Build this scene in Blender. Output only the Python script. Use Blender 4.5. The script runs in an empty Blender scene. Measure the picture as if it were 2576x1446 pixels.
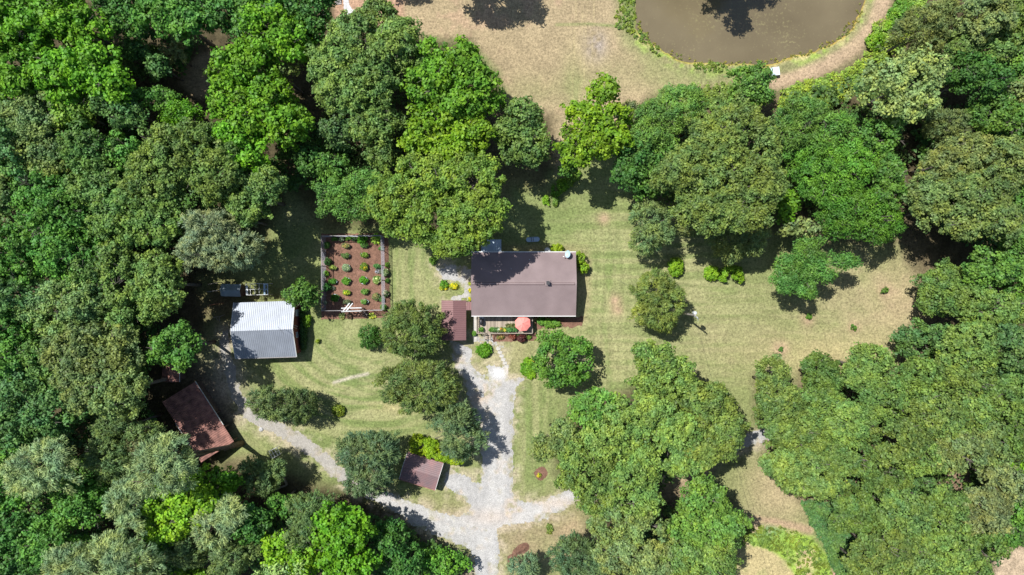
import bpy, math, random
import numpy as np

# ------------------------------------------------------------------ camera, sky, sun
D = bpy.data
scene = bpy.context.scene
col = scene.collection
CAMH = 100.0
cam = D.objects.new('camera', D.cameras.new('camera'))
col.objects.link(cam)
cam.location = (0, 0, CAMH)
cam.rotation_euler = (0, 0, 0)
cam.data.lens = 24.0
cam.data.sensor_width = 36.0
cam.data.clip_end = 3000
scene.camera = cam

SUN_EL = math.radians(61.0)
SUN_DIR = (0.8, -0.6)                      # way the shadows fall on the ground
w = D.worlds.new('World'); scene.world = w; w.use_nodes = True
wn = w.node_tree
sky = wn.nodes.new('ShaderNodeTexSky')
sky.sky_type = 'NISHITA'; sky.sun_disc = False
sky.sun_elevation = SUN_EL
sky.sun_rotation = math.atan2(-SUN_DIR[0], -SUN_DIR[1])
bg = wn.nodes['Background']
wn.links.new(sky.outputs[0], bg.inputs[0]); bg.inputs[1].default_value = 0.088
sl = D.lights.new('sun', 'SUN'); sl.energy = 4.7; sl.angle = math.radians(0.5); sl.color = (1.0, 0.97, 0.92)
so = D.objects.new('sun', sl); col.objects.link(so)
so.location = (-60, 45, 120)
ce, se = math.cos(SUN_EL), math.sin(SUN_EL)
from mathutils import Vector
so.rotation_euler = Vector((SUN_DIR[0]*ce, SUN_DIR[1]*ce, -se)).to_track_quat('-Z', 'Y').to_euler()
scene.view_settings.view_transform = 'Standard'
scene.view_settings.look = 'None'
scene.view_settings.exposure = 0.30
scene.view_settings.gamma = 1.0
scene.cycles.max_bounces = 5
scene.cycles.diffuse_bounces = 3
scene.cycles.glossy_bounces = 2
scene.cycles.transmission_bounces = 3
scene.cycles.transparent_max_bounces = 4

# ------------------------------------------------------------------ plan units: 2576 x 1446 survey units over the ground
K = 2576*24.0/36.0
CX, CY = 1288.0, 723.0
PM = K/CAMH                                  # units per metre on the ground
def W(px, py, z=0.0):
    f = (CAMH-z)/K
    return ((px-CX)*f, -(py-CY)*f)
def W3(px, py, z=0.0):
    x, y = W(px, py, z); return (x, y, z)

# ------------------------------------------------------------------ noise
_nr = np.random.RandomState(7)
_LAT = _nr.rand(256, 256)
def vn(x, y, s, seed=0):
    x = x/s+seed*17.31; y = y/s+seed*9.17
    xi = np.floor(x).astype(np.int64); yi = np.floor(y).astype(np.int64)
    fx = x-xi; fy = y-yi
    fx = fx*fx*(3-2*fx); fy = fy*fy*(3-2*fy)
    a = _LAT[xi % 256, yi % 256]; b = _LAT[(xi+1) % 256, yi % 256]
    c = _LAT[xi % 256, (yi+1) % 256]; d = _LAT[(xi+1) % 256, (yi+1) % 256]
    return (a*(1-fx)+b*fx)*(1-fy)+(c*(1-fx)+d*fx)*fy
def fbm(x, y, s, seed=0, o=4):
    t = 0; a = 1; n = 0
    for k in range(o):
        t = t+a*vn(x, y, s/(2**k), seed+k*3.3); n += a; a *= 0.55
    return t/n
def sd_poly(x, y, P):
    """signed distance, positive inside"""
    d = np.full(x.shape, 1e9); ins = np.zeros(x.shape, bool)
    n = len(P)
    for i in range(n):
        ax, ay = P[i]; bx, by = P[(i+1) % n]
        ex, ey = bx-ax, by-ay
        t = np.clip(((x-ax)*ex+(y-ay)*ey)/(ex*ex+ey*ey+1e-9), 0, 1)
        d = np.minimum(d, np.hypot(x-ax-t*ex, y-ay-t*ey))
        c = ((ay > y) != (by > y))
        ins ^= c & (x < (bx-ax)*(y-ay)/((by-ay) if by != ay else 1e-9)+ax)
    return np.where(ins, d, -d)
def sd_line(x, y, P, wd):
    """distance inside a ribbon of half width wd (scalar or per point)"""
    best = np.full(x.shape, -1e9)
    for i in range(len(P)-1):
        ax, ay = P[i][:2]; bx, by = P[i+1][:2]
        wa = P[i][2] if len(P[i]) > 2 else wd; wb = P[i+1][2] if len(P[i+1]) > 2 else wd
        ex, ey = bx-ax, by-ay
        t = np.clip(((x-ax)*ex+(y-ay)*ey)/(ex*ex+ey*ey+1e-9), 0, 1)
        best = np.maximum(best, wa+(wb-wa)*t-np.hypot(x-ax-t*ex, y-ay-t*ey))
    return best
def PW(pts): return [W(*p) for p in pts]
def ss(a, b, x):
    t = np.clip((x-a)/(b-a), 0, 1); return t*t*(3-2*t)

# ------------------------------------------------------------------ materials
def nodes(m): m.use_nodes = True; return m.node_tree.nodes, m.node_tree.links, m.node_tree.nodes['Principled BSDF']
def mat(name, c, rough=0.8, metal=0.0, spec=0.3, var=0.15, scale=3.0, bump=0.0, c2=None, detail=4):
    """plain surface with mottled procedural wear"""
    m = D.materials.new(name); n, l, p = nodes(m)
    tc = n.new('ShaderNodeTexCoord')
    nz = n.new('ShaderNodeTexNoise'); nz.inputs['Scale'].default_value = scale; nz.inputs['Detail'].default_value = detail
    l.new(tc.outputs['Object'], nz.inputs['Vector'])
    r = n.new('ShaderNodeValToRGB')
    r.color_ramp.elements[0].position = 0.3; r.color_ramp.elements[1].position = 0.7
    a = [max(0, v*(1-var)) for v in c]; b = [v*(1+var) for v in (c2 or c)]
    r.color_ramp.elements[0].color = (*a, 1); r.color_ramp.elements[1].color = (*b, 1)
    l.new(nz.outputs['Fac'], r.inputs[0]); l.new(r.outputs[0], p.inputs['Base Color'])
    p.inputs['Roughness'].default_value = rough; p.inputs['Metallic'].default_value = metal
    p.inputs['Specular IOR Level'].default_value = spec
    if bump:
        b_ = n.new('ShaderNodeBump'); b_.inputs['Distance'].default_value = bump; b_.inputs['Strength'].default_value = 0.6
        nz2 = n.new('ShaderNodeTexNoise'); nz2.inputs['Scale'].default_value = scale*5
        l.new(tc.outputs['Object'], nz2.inputs['Vector'])
        l.new(nz2.outputs['Fac'], b_.inputs['Height']); l.new(b_.outputs[0], p.inputs['Normal'])
    return m
def ground_mat(name, s1=1.6, s2=7.0, amp=0.35, bump=0.05, rough=0.95, speck=None):
    """real ground colour from the mesh attribute, broken up by grain"""
    m = D.materials.new(name); n, l, p = nodes(m)
    at = n.new('ShaderNodeAttribute'); at.attribute_name = 'Col'
    tc = n.new('ShaderNodeTexCoord')
    def noise(s, d=5):
        q = n.new('ShaderNodeTexNoise'); q.inputs['Scale'].default_value = s; q.inputs['Detail'].default_value = d
        q.inputs['Roughness'].default_value = 0.65
        l.new(tc.outputs['Object'], q.inputs['Vector']); return q.outputs['Fac']
    a, b = noise(s1), noise(s2, 3)
    ad = n.new('ShaderNodeMath'); ad.operation = 'ADD'; l.new(a, ad.inputs[0]); l.new(b, ad.inputs[1])
    mr = n.new('ShaderNodeMapRange'); mr.inputs['From Min'].default_value = 0.65; mr.inputs['From Max'].default_value = 1.35
    mr.inputs['To Min'].default_value = 1-amp; mr.inputs['To Max'].default_value = 1+amp
    l.new(ad.outputs[0], mr.inputs['Value'])
    vm = n.new('ShaderNodeVectorMath'); vm.operation = 'SCALE'
    l.new(at.outputs['Color'], vm.inputs[0]); l.new(mr.outputs[0], vm.inputs['Scale'])
    out = vm.outputs[0]
    if speck:
        vo = n.new('ShaderNodeTexVoronoi'); vo.inputs['Scale'].default_value = speck
        l.new(tc.outputs['Object'], vo.inputs['Vector'])
        bw = n.new('ShaderNodeRGBToBW'); l.new(vo.outputs['Color'], bw.inputs[0])
        m2 = n.new('ShaderNodeMapRange'); m2.inputs['To Min'].default_value = 0.70; m2.inputs['To Max'].default_value = 1.30
        l.new(bw.outputs[0], m2.inputs['Value'])
        v2 = n.new('ShaderNodeVectorMath'); v2.operation = 'SCALE'
        l.new(out, v2.inputs[0]); l.new(m2.outputs[0], v2.inputs['Scale']); out = v2.outputs[0]
    l.new(out, p.inputs['Base Color'])
    p.inputs['Roughness'].default_value = rough; p.inputs['Specular IOR Level'].default_value = 0.15
    bp = n.new('ShaderNodeBump'); bp.inputs['Distance'].default_value = bump; bp.inputs['Strength'].default_value = 0.7
    l.new(b, bp.inputs['Height']); l.new(bp.outputs[0], p.inputs['Normal'])
    return m
def leaf_mat():
    m = D.materials.new('foliage'); n, l, p = nodes(m)
    oi = n.new('ShaderNodeObjectInfo'); at = n.new('ShaderNodeAttribute'); at.attribute_name = 'tint'
    mr = n.new('ShaderNodeMapRange'); mr.inputs['To Min'].default_value = 0.46; mr.inputs['To Max'].default_value = 1.62
    l.new(at.outputs['Fac'], mr.inputs['Value'])
    vm = n.new('ShaderNodeVectorMath'); vm.operation = 'SCALE'
    l.new(oi.outputs['Color'], vm.inputs[0]); l.new(mr.outputs[0], vm.inputs['Scale'])
    # young leaf ends are yellower
    mx = n.new('ShaderNodeMix'); mx.data_type = 'RGBA'; mx.blend_type = 'MULTIPLY'
    pw = n.new('ShaderNodeMath'); pw.operation = 'POWER'; pw.inputs[1].default_value = 2.0
    l.new(at.outputs['Fac'], pw.inputs[0]); l.new(pw.outputs[0], mx.inputs['Factor'])
    l.new(vm.outputs[0], mx.inputs[6]); mx.inputs[7].default_value = (1.22, 1.06, 0.85, 1)
    l.new(mx.outputs[2], p.inputs['Base Color'])
    tc = n.new('ShaderNodeTexCoord'); hn = n.new('ShaderNodeTexNoise'); hn.inputs['Scale'].default_value = .55; hn.inputs['Detail'].default_value = 2
    l.new(tc.outputs['Object'], hn.inputs['Vector']); hr = n.new('ShaderNodeValToRGB'); hr.color_ramp.elements[0].position = .36; hr.color_ramp.elements[1].position = .64
    hr.color_ramp.elements[0].color = (.80, .94, 1.12, 1); hr.color_ramp.elements[1].color = (1.20, 1.06, .84, 1); l.new(hn.outputs['Fac'], hr.inputs[0])
    m3 = n.new('ShaderNodeMix'); m3.data_type = 'RGBA'; m3.blend_type = 'MULTIPLY'; m3.inputs['Factor'].default_value = 1.0
    l.new(mx.outputs[2], m3.inputs[6]); l.new(hr.outputs[0], m3.inputs[7]); mx = m3
    l.new(mx.outputs[2], p.inputs['Base Color'])
    p.inputs['Roughness'].default_value = 0.58; p.inputs['Specular IOR Level'].default_value = 0.4
    tr = n.new('ShaderNodeBsdfTranslucent')
    l.new(mx.outputs[2], tr.inputs['Color'])
    ms = n.new('ShaderNodeMixShader'); ms.inputs[0].default_value = 0.22
    o = n['Material Output']
    l.new(p.outputs[0], ms.inputs[1]); l.new(tr.outputs[0], ms.inputs[2]); l.new(ms.outputs[0], o.inputs['Surface'])
    return m

M = {}
M['leaf'] = leaf_mat()
M['bark'] = mat('bark', (0.17, 0.15, 0.13), 0.95, var=0.35, scale=4, bump=0.03)
M['pinebark'] = mat('pine_bark', (0.15, 0.115, 0.09), 0.95, var=0.35, scale=3, bump=0.03)
M['dead'] = mat('dead_wood', (0.34, 0.30, 0.27), 0.9, var=0.2)
M['ground'] = ground_mat('grass_ground', 2.4, 4.2, 0.55, 0.10)
M['gravel'] = ground_mat('gravel', 1.2, 9.0, 0.24, 0.03, speck=13.0)
M['mulch'] = ground_mat('mulch', 1.5, 9.0, 0.35, 0.05, speck=7.0)
M['concrete'] = mat('concrete', (0.50, 0.48, 0.44), 0.9, var=0.18, scale=1.5)
M['shingle'] = mat('shingle', (0.275, 0.215, 0.215), 0.92, var=0.13, scale=0.45, bump=0.01, detail=10)
M['shingle_dk'] = mat('shingle_ridge', (0.12, 0.08, 0.075), 0.92, var=0.12, scale=2)
M['brownmetal'] = mat('brown_metal', (0.235, 0.125, 0.125), 0.45, 0.15, 0.5, var=0.06, scale=0.8)
M['mauvemetal'] = mat('mauve_metal', (0.235, 0.172, 0.180), 0.5, 0.15, 0.5, var=0.12, scale=0.7, c2=(0.27, 0.15, 0.15))
M['rust'] = mat('rusty_metal', (0.20, 0.10, 0.085), 0.7, 0.15, 0.35, var=0.30, scale=1.4, c2=(0.31, 0.155, 0.125))
M['zinc'] = mat('galvanised_metal', (0.325, 0.355, 0.405), 0.52, 0.42, 0.5, var=0.10, scale=0.7)
M['zinc2'] = mat('dull_galvanised_metal', (0.42, 0.50, 0.58), 0.4, 0.6, 0.5, var=0.12, scale=1)
M['white'] = mat('white_paint', (0.78, 0.78, 0.76), 0.6, var=0.06)
M['greypost'] = mat('weathered_post', (0.33, 0.31, 0.30), 0.85, var=0.2)
M['wire'] = mat('galvanised_wire', (0.26, 0.27, 0.32), 0.5, 0.4, 0.5, var=0.1)
def streaked(name, c, sx, sy, var, rough=.85):
    m = mat(name, c, rough, var=var, scale=1.0, detail=3); n, l = m.node_tree.nodes, m.node_tree.links
    mp = n.new('ShaderNodeMapping'); mp.inputs['Scale'].default_value = (sx, sy, 1); tc = [q for q in n if q.type == 'TEX_COORD'][0]; nz = [q for q in n if q.type == 'TEX_NOISE'][0]
    l.new(tc.outputs['Object'], mp.inputs['Vector']); l.new(mp.outputs[0], nz.inputs['Vector']); return m
M['deck'] = streaked('deck_boards', (0.40, 0.335, 0.265), 3.2, .10, .38)
M['deckrail'] = mat('weathered_rail', (0.30, 0.26, 0.21), 0.85, var=0.2)
M['brick'] = mat('red_brick_wall', (0.24, 0.075, 0.06), 0.9, var=0.2, scale=5)
M['siding'] = mat('pale_siding', (0.50, 0.46, 0.38), 0.8, var=0.06)
M['barnwall'] = mat('old_board_wall', (0.14, 0.10, 0.08), 0.9, var=0.3)
M['glass'] = mat('window_glass', (0.03, 0.04, 0.05), 0.08, 0, 0.6, var=0.05)
M['black'] = mat('black_cover', (0.025, 0.025, 0.03), 0.45, 0, 0.5, var=0.3, scale=6)
M['dark'] = mat('dark_metal', (0.05, 0.05, 0.055), 0.5, 0.3, 0.5)
M['salmon'] = mat('salmon_canvas', (0.88, 0.30, 0.26), 0.8, var=0.05, scale=2)
M['bluegrey'] = mat('blue_grey_panel', (0.30, 0.44, 0.56), 0.5, 0.1, 0.5, var=0.12)
M['dish'] = mat('dish_grey', (0.40, 0.55, 0.68), 0.5, 0, 0.5, var=0.05)
M['paleblue'] = mat('pale_blue_board', (0.66, 0.80, 0.86), 0.5, 0, 0.4, var=0.06)
M['soil'] = mat('potting_soil', (0.06, 0.04, 0.03), 0.95, var=0.3, scale=8)
M['terracotta'] = mat('terracotta', (0.45, 0.19, 0.10), 0.8, var=0.1)
M['flower_y'] = mat('yellow_petals', (0.80, 0.58, 0.03), 0.7, var=0.1, scale=9)
M['flower_w'] = mat('white_petals', (0.75, 0.72, 0.70), 0.7, var=0.1, scale=9)
M['poleconc'] = mat('pole_wood', (0.40, 0.37, 0.33), 0.9, var=0.2)
M['insul'] = mat('transformer_grey', (0.62, 0.66, 0.66), 0.5, 0.1, 0.5)
M['greentable'] = mat('faded_green_board', (0.10, 0.16, 0.13), 0.7, var=0.2)
M['rock'] = mat('pale_rock', (0.50, 0.50, 0.50), 0.9, var=0.25, scale=3, bump=0.05)

# ------------------------------------------------------------------ object helpers
def prop(o, label=None, cat=None, group=None, kind=None):
    if label: o['label'] = label
    if cat: o['category'] = cat
    if group: o['group'] = group
    if kind: o['kind'] = kind
    return o
def thing(name, label, cat, loc=(0, 0, 0), rz=0.0, group=None):
    o = D.objects.new(name, None); col.objects.link(o)
    o.empty_display_size = 0.3; o.location = loc; o.rotation_euler = (0, 0, rz)
    return prop(o, label, cat, group)
class MB:
    def __init__(s): s.v = []; s.f = []
    def add(s, vs, fs):
        b = len(s.v); s.v += [tuple(v) for v in vs]; s.f += [tuple(b+i for i in f) for f in fs]; return s
    def box(s, x0, x1, y0, y1, z0, z1):
        return s.add([(x0, y0, z0), (x1, y0, z0), (x1, y1, z0), (x0, y1, z0), (x0, y0, z1), (x1, y0, z1), (x1, y1, z1), (x0, y1, z1)],
                     [(0, 3, 2, 1), (4, 5, 6, 7), (0, 1, 5, 4), (1, 2, 6, 5), (2, 3, 7, 6), (3, 0, 4, 7)])
    def bar(s, p, q, wd, h):
        p = np.array(p, float); q = np.array(q, float); d = q-p; L = np.linalg.norm(d); d /= L
        up = np.array((0, 0, 1.0)) if abs(d[2]) < 0.95 else np.array((0, 1.0, 0))
        sd = np.cross(d, up); sd /= np.linalg.norm(sd); u = np.cross(sd, d)
        a, b = sd*wd/2, u*h/2
        return s.add([p-a-b, p+a-b, p+a+b, p-a+b, q-a-b, q+a-b, q+a+b, q-a+b],
                     [(0, 1, 2, 3), (4, 7, 6, 5), (0, 4, 5, 1), (1, 5, 6, 2), (2, 6, 7, 3), (3, 7, 4, 0)])
    def tube(s, pts, rs, n=6, cap=True):
        pts = [np.array(p, float) for p in pts]; b = len(s.v)
        for i, p in enumerate(pts):
            d = pts[min(i+1, len(pts)-1)]-pts[max(i-1, 0)]; d /= (np.linalg.norm(d)+1e-9)
            a = np.array((1.0, 0, 0)) if abs(d[0]) < 0.8 else np.array((0, 1.0, 0))
            u = np.cross(d, a); u /= np.linalg.norm(u); v = np.cross(d, u)
            for k in range(n):
                t = 2*math.pi*k/n
                s.v.append(tuple(p+(u*math.cos(t)+v*math.sin(t))*rs[i]))
        for i in range(len(pts)-1):
            for k in range(n):
                k2 = (k+1) % n
                s.f.append((b+i*n+k, b+i*n+k2, b+(i+1)*n+k2, b+(i+1)*n+k))
        if cap:
            s.f.append(tuple(b+k for k in range(n-1, -1, -1))); e = b+(len(pts)-1)*n
            s.f.append(tuple(e+k for k in range(n)))
        return s
    def lathe(s, c, prof, n=16, sx=1.0, sy=1.0):
        """profile of (r, z) around centre c, closed at both ends"""
        b = len(s.v)
        for r, z in prof:
            for k in range(n):
                t = 2*math.pi*k/n; s.v.append((c[0]+r*sx*math.cos(t), c[1]+r*sy*math.sin(t), c[2]+z))
        for i in range(len(prof)-1):
            for k in range(n):
                k2 = (k+1) % n; s.f.append((b+i*n+k, b+i*n+k2, b+(i+1)*n+k2, b+(i+1)*n+k))
        s.f.append(tuple(b+k for k in range(n-1, -1, -1))); e = b+(len(prof)-1)*n
        s.f.append(tuple(e+k for k in range(n))); return s
    def prism(s, poly, z0, z1):
        n = len(poly); return s.add([(x, y, z0) for x, y in poly]+[(x, y, z1) for x, y in poly],
            [tuple(range(n-1, -1, -1)), tuple(range(n, 2*n))]+[(i, (i+1) % n, n+(i+1) % n, n+i) for i in range(n)])
    def corrug(s, a, b, c, d, pitch=0.25, depth=0.035, th=0.03):
        """ribbed sheet; a-b is the edge crossed by the ribs, c-d the opposite edge; ribs run a->d"""
        a, b, c, d = [np.array(p, float) for p in (a, b, c, d)]
        nrm = np.cross(b-a, d-a); nrm /= np.linalg.norm(nrm)
        if nrm[2] < 0: nrm = -nrm
        L = np.linalg.norm(b-a); n = max(2, int(L/pitch)); top = []; us = []
        for i in range(n):
            for u, h in ((0, 0), (0.55, 0), (0.68, 1), (0.87, 1)):
                us.append(((i+u)/n, h*depth))
        us.append((1.0, 0.0)); m = len(us); base = len(s.v)
        for lift in (0, -th):
            for u, h in us:
                s.v.append(tuple(a+(b-a)*u+nrm*(h+lift)))
            for u, h in us:
                s.v.append(tuple(d+(c-d)*u+nrm*(h+lift)))
        for i in range(m-1):
            s.f.append((base+i, base+i+1, base+m+i+1, base+m+i))
            s.f.append((base+2*m+i, base+3*m+i, base+3*m+i+1, base+2*m+i+1))
            s.f.append((base+i, base+2*m+i, base+2*m+i+1, base+i+1))
            s.f.append((base+m+i, base+m+i+1, base+3*m+i+1, base+3*m+i))
        s.f.append((base, base+m, base+3*m, base+2*m)); s.f.append((base+m-1, base+3*m-1, base+4*m-1, base+2*m-1))
        return s
    def build(s, name, m, parent=None, smooth=False, loc=None):
        me = D.meshes.new(name); me.from_pydata(s.v, [], s.f); me.update(); me.materials.append(m)
        if smooth: me.shade_smooth()
        o = D.objects.new(name, me); col.objects.link(o)
        if parent is not None: o.parent = parent
        if loc is not None: o.location = loc
        return o
def copy_tree(o, parent=None):
    kids = list(o.children)
    c = o.copy(); col.objects.link(c)
    if parent is not None: c.parent = parent
    for k in kids: copy_tree(k, c)
    return c
def np_mesh(name, V, F, matl, attrs=None, parent=None, smooth=False):
    """V (n,3), F (m,4) or (m,3) -> object"""
    me = D.meshes.new(name); k = F.shape[1]
    me.vertices.add(len(V)); me.vertices.foreach_set('co', V.astype(np.float32).ravel())
    me.loops.add(F.size); me.loops.foreach_set('vertex_index', F.astype(np.int32).ravel())
    me.polygons.add(len(F)); me.polygons.foreach_set('loop_start', (np.arange(len(F))*k).astype(np.int32))
    me.polygons.foreach_set('loop_total', np.full(len(F), k, np.int32))
    me.update(calc_edges=True)
    for nm, (typ, dom, arr) in (attrs or {}).items():
        at = me.attributes.new(nm, typ, dom)
        at.data.foreach_set('color' if typ == 'FLOAT_COLOR' else 'value', arr.astype(np.float32).ravel())
    if smooth: me.shade_smooth()
    me.materials.append(matl)
    o = D.objects.new(name, me); col.objects.link(o)
    if parent is not None: o.parent = parent
    return o

# ------------------------------------------------------------------ the ground
POND = [(1603, -20), (1604, 40), (1607, 70), (1620, 90), (1643, 106), (1668, 122), (1692, 135), (1725, 146), (1762, 153), (1810, 157), (1866, 158), (1905, 157), (1940, 153),
        (1975, 146), (2010, 136), (2044, 123), (2080, 106), (2114, 87), (2135, 70), (2149, 52), (2162, 27), (2171, 0), (2174, -60), (2150, -150), (2080, -230), (1960, -270), (1820, -265),
        (1700, -220), (1630, -140)]
PONDW = PW(POND)
def pond_d(x, y): return sd_poly(x, y, PONDW)+1.1*(fbm(x, y, 1.7, 5)-0.5)
def ground_z(x, y):
    return -1.3*ss(-1.2, 4.0, pond_d(x, y)) if np.ndim(x) else float(ground_z(np.array([x]), np.array([y]))[0])
FOREST = [
  [(-300, -300), (840, -300), (850, 10), (905, 40), (990, 60), (1060, 95), (1180, 100), (1250, 190), (1275, 270), (1390, 290), (1400, 420), (1370, 470), (1290, 470), (1235, 600), (1180, 640), (1040, 600), (960, 570), (820, 575), (760, 500), (720, 470), (690, 540), (660, 640), (560, 690), (500, 700), (520, 800), (500, 900), (545, 960), (600, 1040), (560, 1160), (640, 1150), (720, 1190), (850, 1220), (980, 1270), (1060, 1330), (1120, 1370), (1190, 1400), (1200, 1800), (-300, 1800)],
  [(1395, 1130), (1440, 1020), (1530, 1000), (1620, 960), (1640, 900), (1700, 910), (1850, 1030), (1860, 1120), (1800, 1160), (1770, 1230), (1850, 1260), (1860, 1330), (1800, 1500), (1500, 1500), (1480, 1290), (1400, 1190)],
  [(1570, 300), (1640, 240), (1850, 225), (1960, 225), (2060, 195), (2170, 130), (2250, 30), (2260, -300), (2900, -300), (2900, 1800), (2400, 1800), (2150, 1446), (2010, 1250), (1900, 1100), (1897, 935), (1955, 935), (1995, 990), (2020, 930), (2200, 900), (2260, 930), (2270, 850), (2320, 800), (2310, 690), (2260, 620), (2190, 610), (2000, 600), (1900, 560), (1750, 560), (1600, 500)],
]
G = dict(lawn=(0.205, 0.240, 0.090), lush=(0.130, 0.195, 0.055), dry=(0.320, 0.315, 0.155), tan=(0.42, 0.325, 0.200), brown=(0.315, 0.250, 0.150), pink=(0.43, 0.29, 0.20),
         litter=(0.075, 0.062, 0.034), bright=(0.26, 0.40, 0.06), grey=(0.30, 0.26, 0.23), algae=(0.36, 0.31, 0.06), rust=(0.42, 0.21, 0.05), straw=(0.46, 0.385, 0.20), mud=(0.12, 0.10, 0.06))
G = {k: np.array(v) for k, v in G.items()}
def blob(x, y, px, py, r, ry=None, rot=0.0):
    """soft ellipse weight, survey units"""
    wx, wy = W(px, py); a = r/PM; b = (ry or r)/PM; c, s = math.cos(rot), math.sin(rot)
    dx, dy = x-wx, y-wy; u = (dx*c+dy*s)/a; v = (-dx*s+dy*c)/b
    return np.exp(-(u*u+v*v))
def ground_colour(x, y):
    c = np.zeros(x.shape+(3,))
    def mixin(wt, k):
        nonlocal c
        wt = np.clip(wt, 0, 1)[..., None]; c = c*(1-wt)+(G[k] if isinstance(k, str) else np.array(k))*wt
    c[:] = G['lawn']
    n1 = fbm(x, y, 9, 1); n2 = fbm(x, y, 2.2, 2); n3 = fbm(x, y, 0.8, 3)
    streak = fbm(x/14.0, y, 0.62, 4, 3)                   # mower passes, east-west
    mixin(ss(0.44, 0.68, 0.55*n1+0.45*n2)*0.6, 'dry')
    mixin(ss(0.55, 0.72, fbm(x, y, 5, 6))*0.3, 'lush')
    # mower passes in the east yard
    mixin((blob(x, y, 1640, 720, 200, 190)+blob(x, y, 2050, 840, 300, 130))*.24, 'dry')
    yard = np.clip(blob(x, y, 1620, 740, 190, 300)*1.4+blob(x, y, 2000, 830, 330, 130)*0.7, 0, 1)
    mixin(yard*ss(0.49, 0.57, streak)*0.6, 'dry'); mixin(yard*ss(0.48, 0.38, streak)*0.28, 'lush')
    vert = fbm(x, y/9.0, 0.9, 14, 3)
    strip = blob(x, y, 1030, 700, 60, 120)+blob(x, y, 1540, 800, 30, 260)*0.7+blob(x, y, 1345, 1080, 55, 170)
    mixin(np.clip(strip, 0, 1)*ss(0.50, 0.58, vert)*0.55, 'dry'); mixin(np.clip(strip, 0, 1)*ss(0.46, 0.38, vert)*0.5, 'lush')
    wob = 1.6*fbm(x/6, y, 6, 33, 2)
    rows_ = np.sin((y+wob)*2*math.pi/1.15)*ss(.35, .6, fbm(x/4, y, 3, 34, 2)); cols_ = np.sin((x+wob)*2*math.pi/1.2)*ss(.4, .62, fbm(x, y/4, 3, 35, 2))
    c *= (1+.10*yard*rows_+.06*yard*cols_+.09*np.clip(strip, 0, 1)*np.sin((x+wob)*2*math.pi/1.3))[..., None]
    # curved passes on the west lawn
    ax, ay = W(930, 820); rr = np.hypot(x-ax, (y-ay)*1.3)
    arc = fbm(rr*1.0, np.arctan2(y-ay, x-ax)*1.2, 0.75, 24, 2)
    wl = np.clip(blob(x, y, 900, 990, 330, 120)*1.3, 0, 1)
    mixin(wl*ss(0.5, 0.62, arc)*0.75, 'dry'); mixin(wl*ss(0.46, 0.36, arc)*0.45, 'lush')
    # drier open ground
    mixin((blob(x, y, 2150, 770, 230, 160)+blob(x, y, 1930, 1230, 110, 90)+blob(x, y, 1830, 880, 160, 110)*.6)*(0.10+0.5*n2), 'brown')
    mixin(blob(x, y, 2270, 750, 110, 110)*(0.35+0.6*n2), 'tan')
    mixin(blob(x, y, 2110, 900, 190, 60)*(0.3+0.6*n2), 'straw')
    mixin(blob(x, y, 1970, 1230, 90, 110)*0.75, 'tan')
    mixin(blob(x, y, 1340, 900, 160, 70)*0.25, 'tan')
    mixin(blob(x, y, 1330, 1350, 130, 90)*(0.5+0.6*n2), 'brown')
    mixin(blob(x, y, 1440, 1320, 60, 60, )*(0.6*n2), 'pink')
    mixin(blob(x, y, 1130, 1300, 120, 60)*(0.25+0.5*n2), 'brown')
    mixin(blob(x, y, 1120, 690, 60, 50)*(0.4+0.5*n2), 'dry')
    mixin(blob(x, y, 985, 1010, 45, 25)*0.8*ss(.3, .6, n2), 'straw')
    mixin(blob(x, y, 1075, 975, 40, 40)*.5, 'straw')
    mixin(sd_line(x, y, PW([(840, 962), (880, 950), (925, 940)]), 0.22)*3+0.4, (0.5, .45, .36))
    # upper meadow
    F = PW([(985, -300), (980, 20), (1050, 90), (1180, 105), (1260, 190), (1290, 280), (1370, 330), (1400, 440), (1440, 420), (1560, 300), (1600, 285), (1640, 235), (1680, 218), (1830, 214), (1960, 222), (2060, 192), (2160, 132), (2215, 60), (2245, 0), (2250, -300)])
    fd = ss(-0.9, 0.9, sd_poly(x, y, F)+0.8*(n2-0.5))
    base = G['brown']*(0.92+0.35*n2[..., None])
    c = c*(1-fd[..., None])+base*fd[..., None]
    mixin(fd*ss(0.45, 0.7, n1)*0.65, 'tan')
    mixin(fd*ss(0.52, 0.68, n2)*ss(.4, .6, fbm(x, y, 4, 12))*0.5, 'pink')
    mixin(fd*(blob(x, y, 1700, 200, 130, 40, -0.2)*.9+blob(x, y, 1440, 240, 30, 100)*.55+blob(x, y, 1340, 230, 70, 40)*.5+blob(x, y, 1500, 210, 90, 40)*.4)*(.35+.8*n2), 'lawn')
    mixin(fd*blob(x, y, 1498, 112, 26, 34)*1.0*ss(0.25, 0.6, n3*.5+n2*.5), 'grey')
    mixin(sd_line(x, y, PW([(1400, 62), (1480, 60), (1560, 66), (1620, 92)]), 0.35)*2.0*n2*2, 'lawn')
    for q in (1.0, 2.3):
        mixin(fd*0.28*ss(0.16, 0.02, np.abs(np.abs(x-W(1420+14*q, 0)[0]-0.04*y)-0.8))*ss(-5, 0, y-20), 'straw')
    # bank round the pond
    pd = pond_d(x, y)
    mixin(ss(-4.4, -1.5, pd)*(0.45+0.7*n2)*0.9, 'lawn')
    mixin(ss(-2.6, -0.8, pd)*ss(.45, .65, n3)*0.7, 'bright')
    mixin(ss(-1.5, -0.6, pd)*ss(.35, .6, n2)*0.85, 'straw')
    side = ss(-5, 25, x)
    mixin(ss(-0.75, -0.25, pd)*(.4+.6*side), 'algae'); mixin(ss(-0.55, -0.1, pd)*ss(25, 50, x)*.9, 'rust')
    mixin(ss(0.1, 1.0, pd), 'mud')
    path = sd_line(x, y, PW([(2236, -120), (2222, 0), (2198, 66), (2148, 122), (2070, 172), (1990, 203), (1900, 205)]), 1.25)
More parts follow.
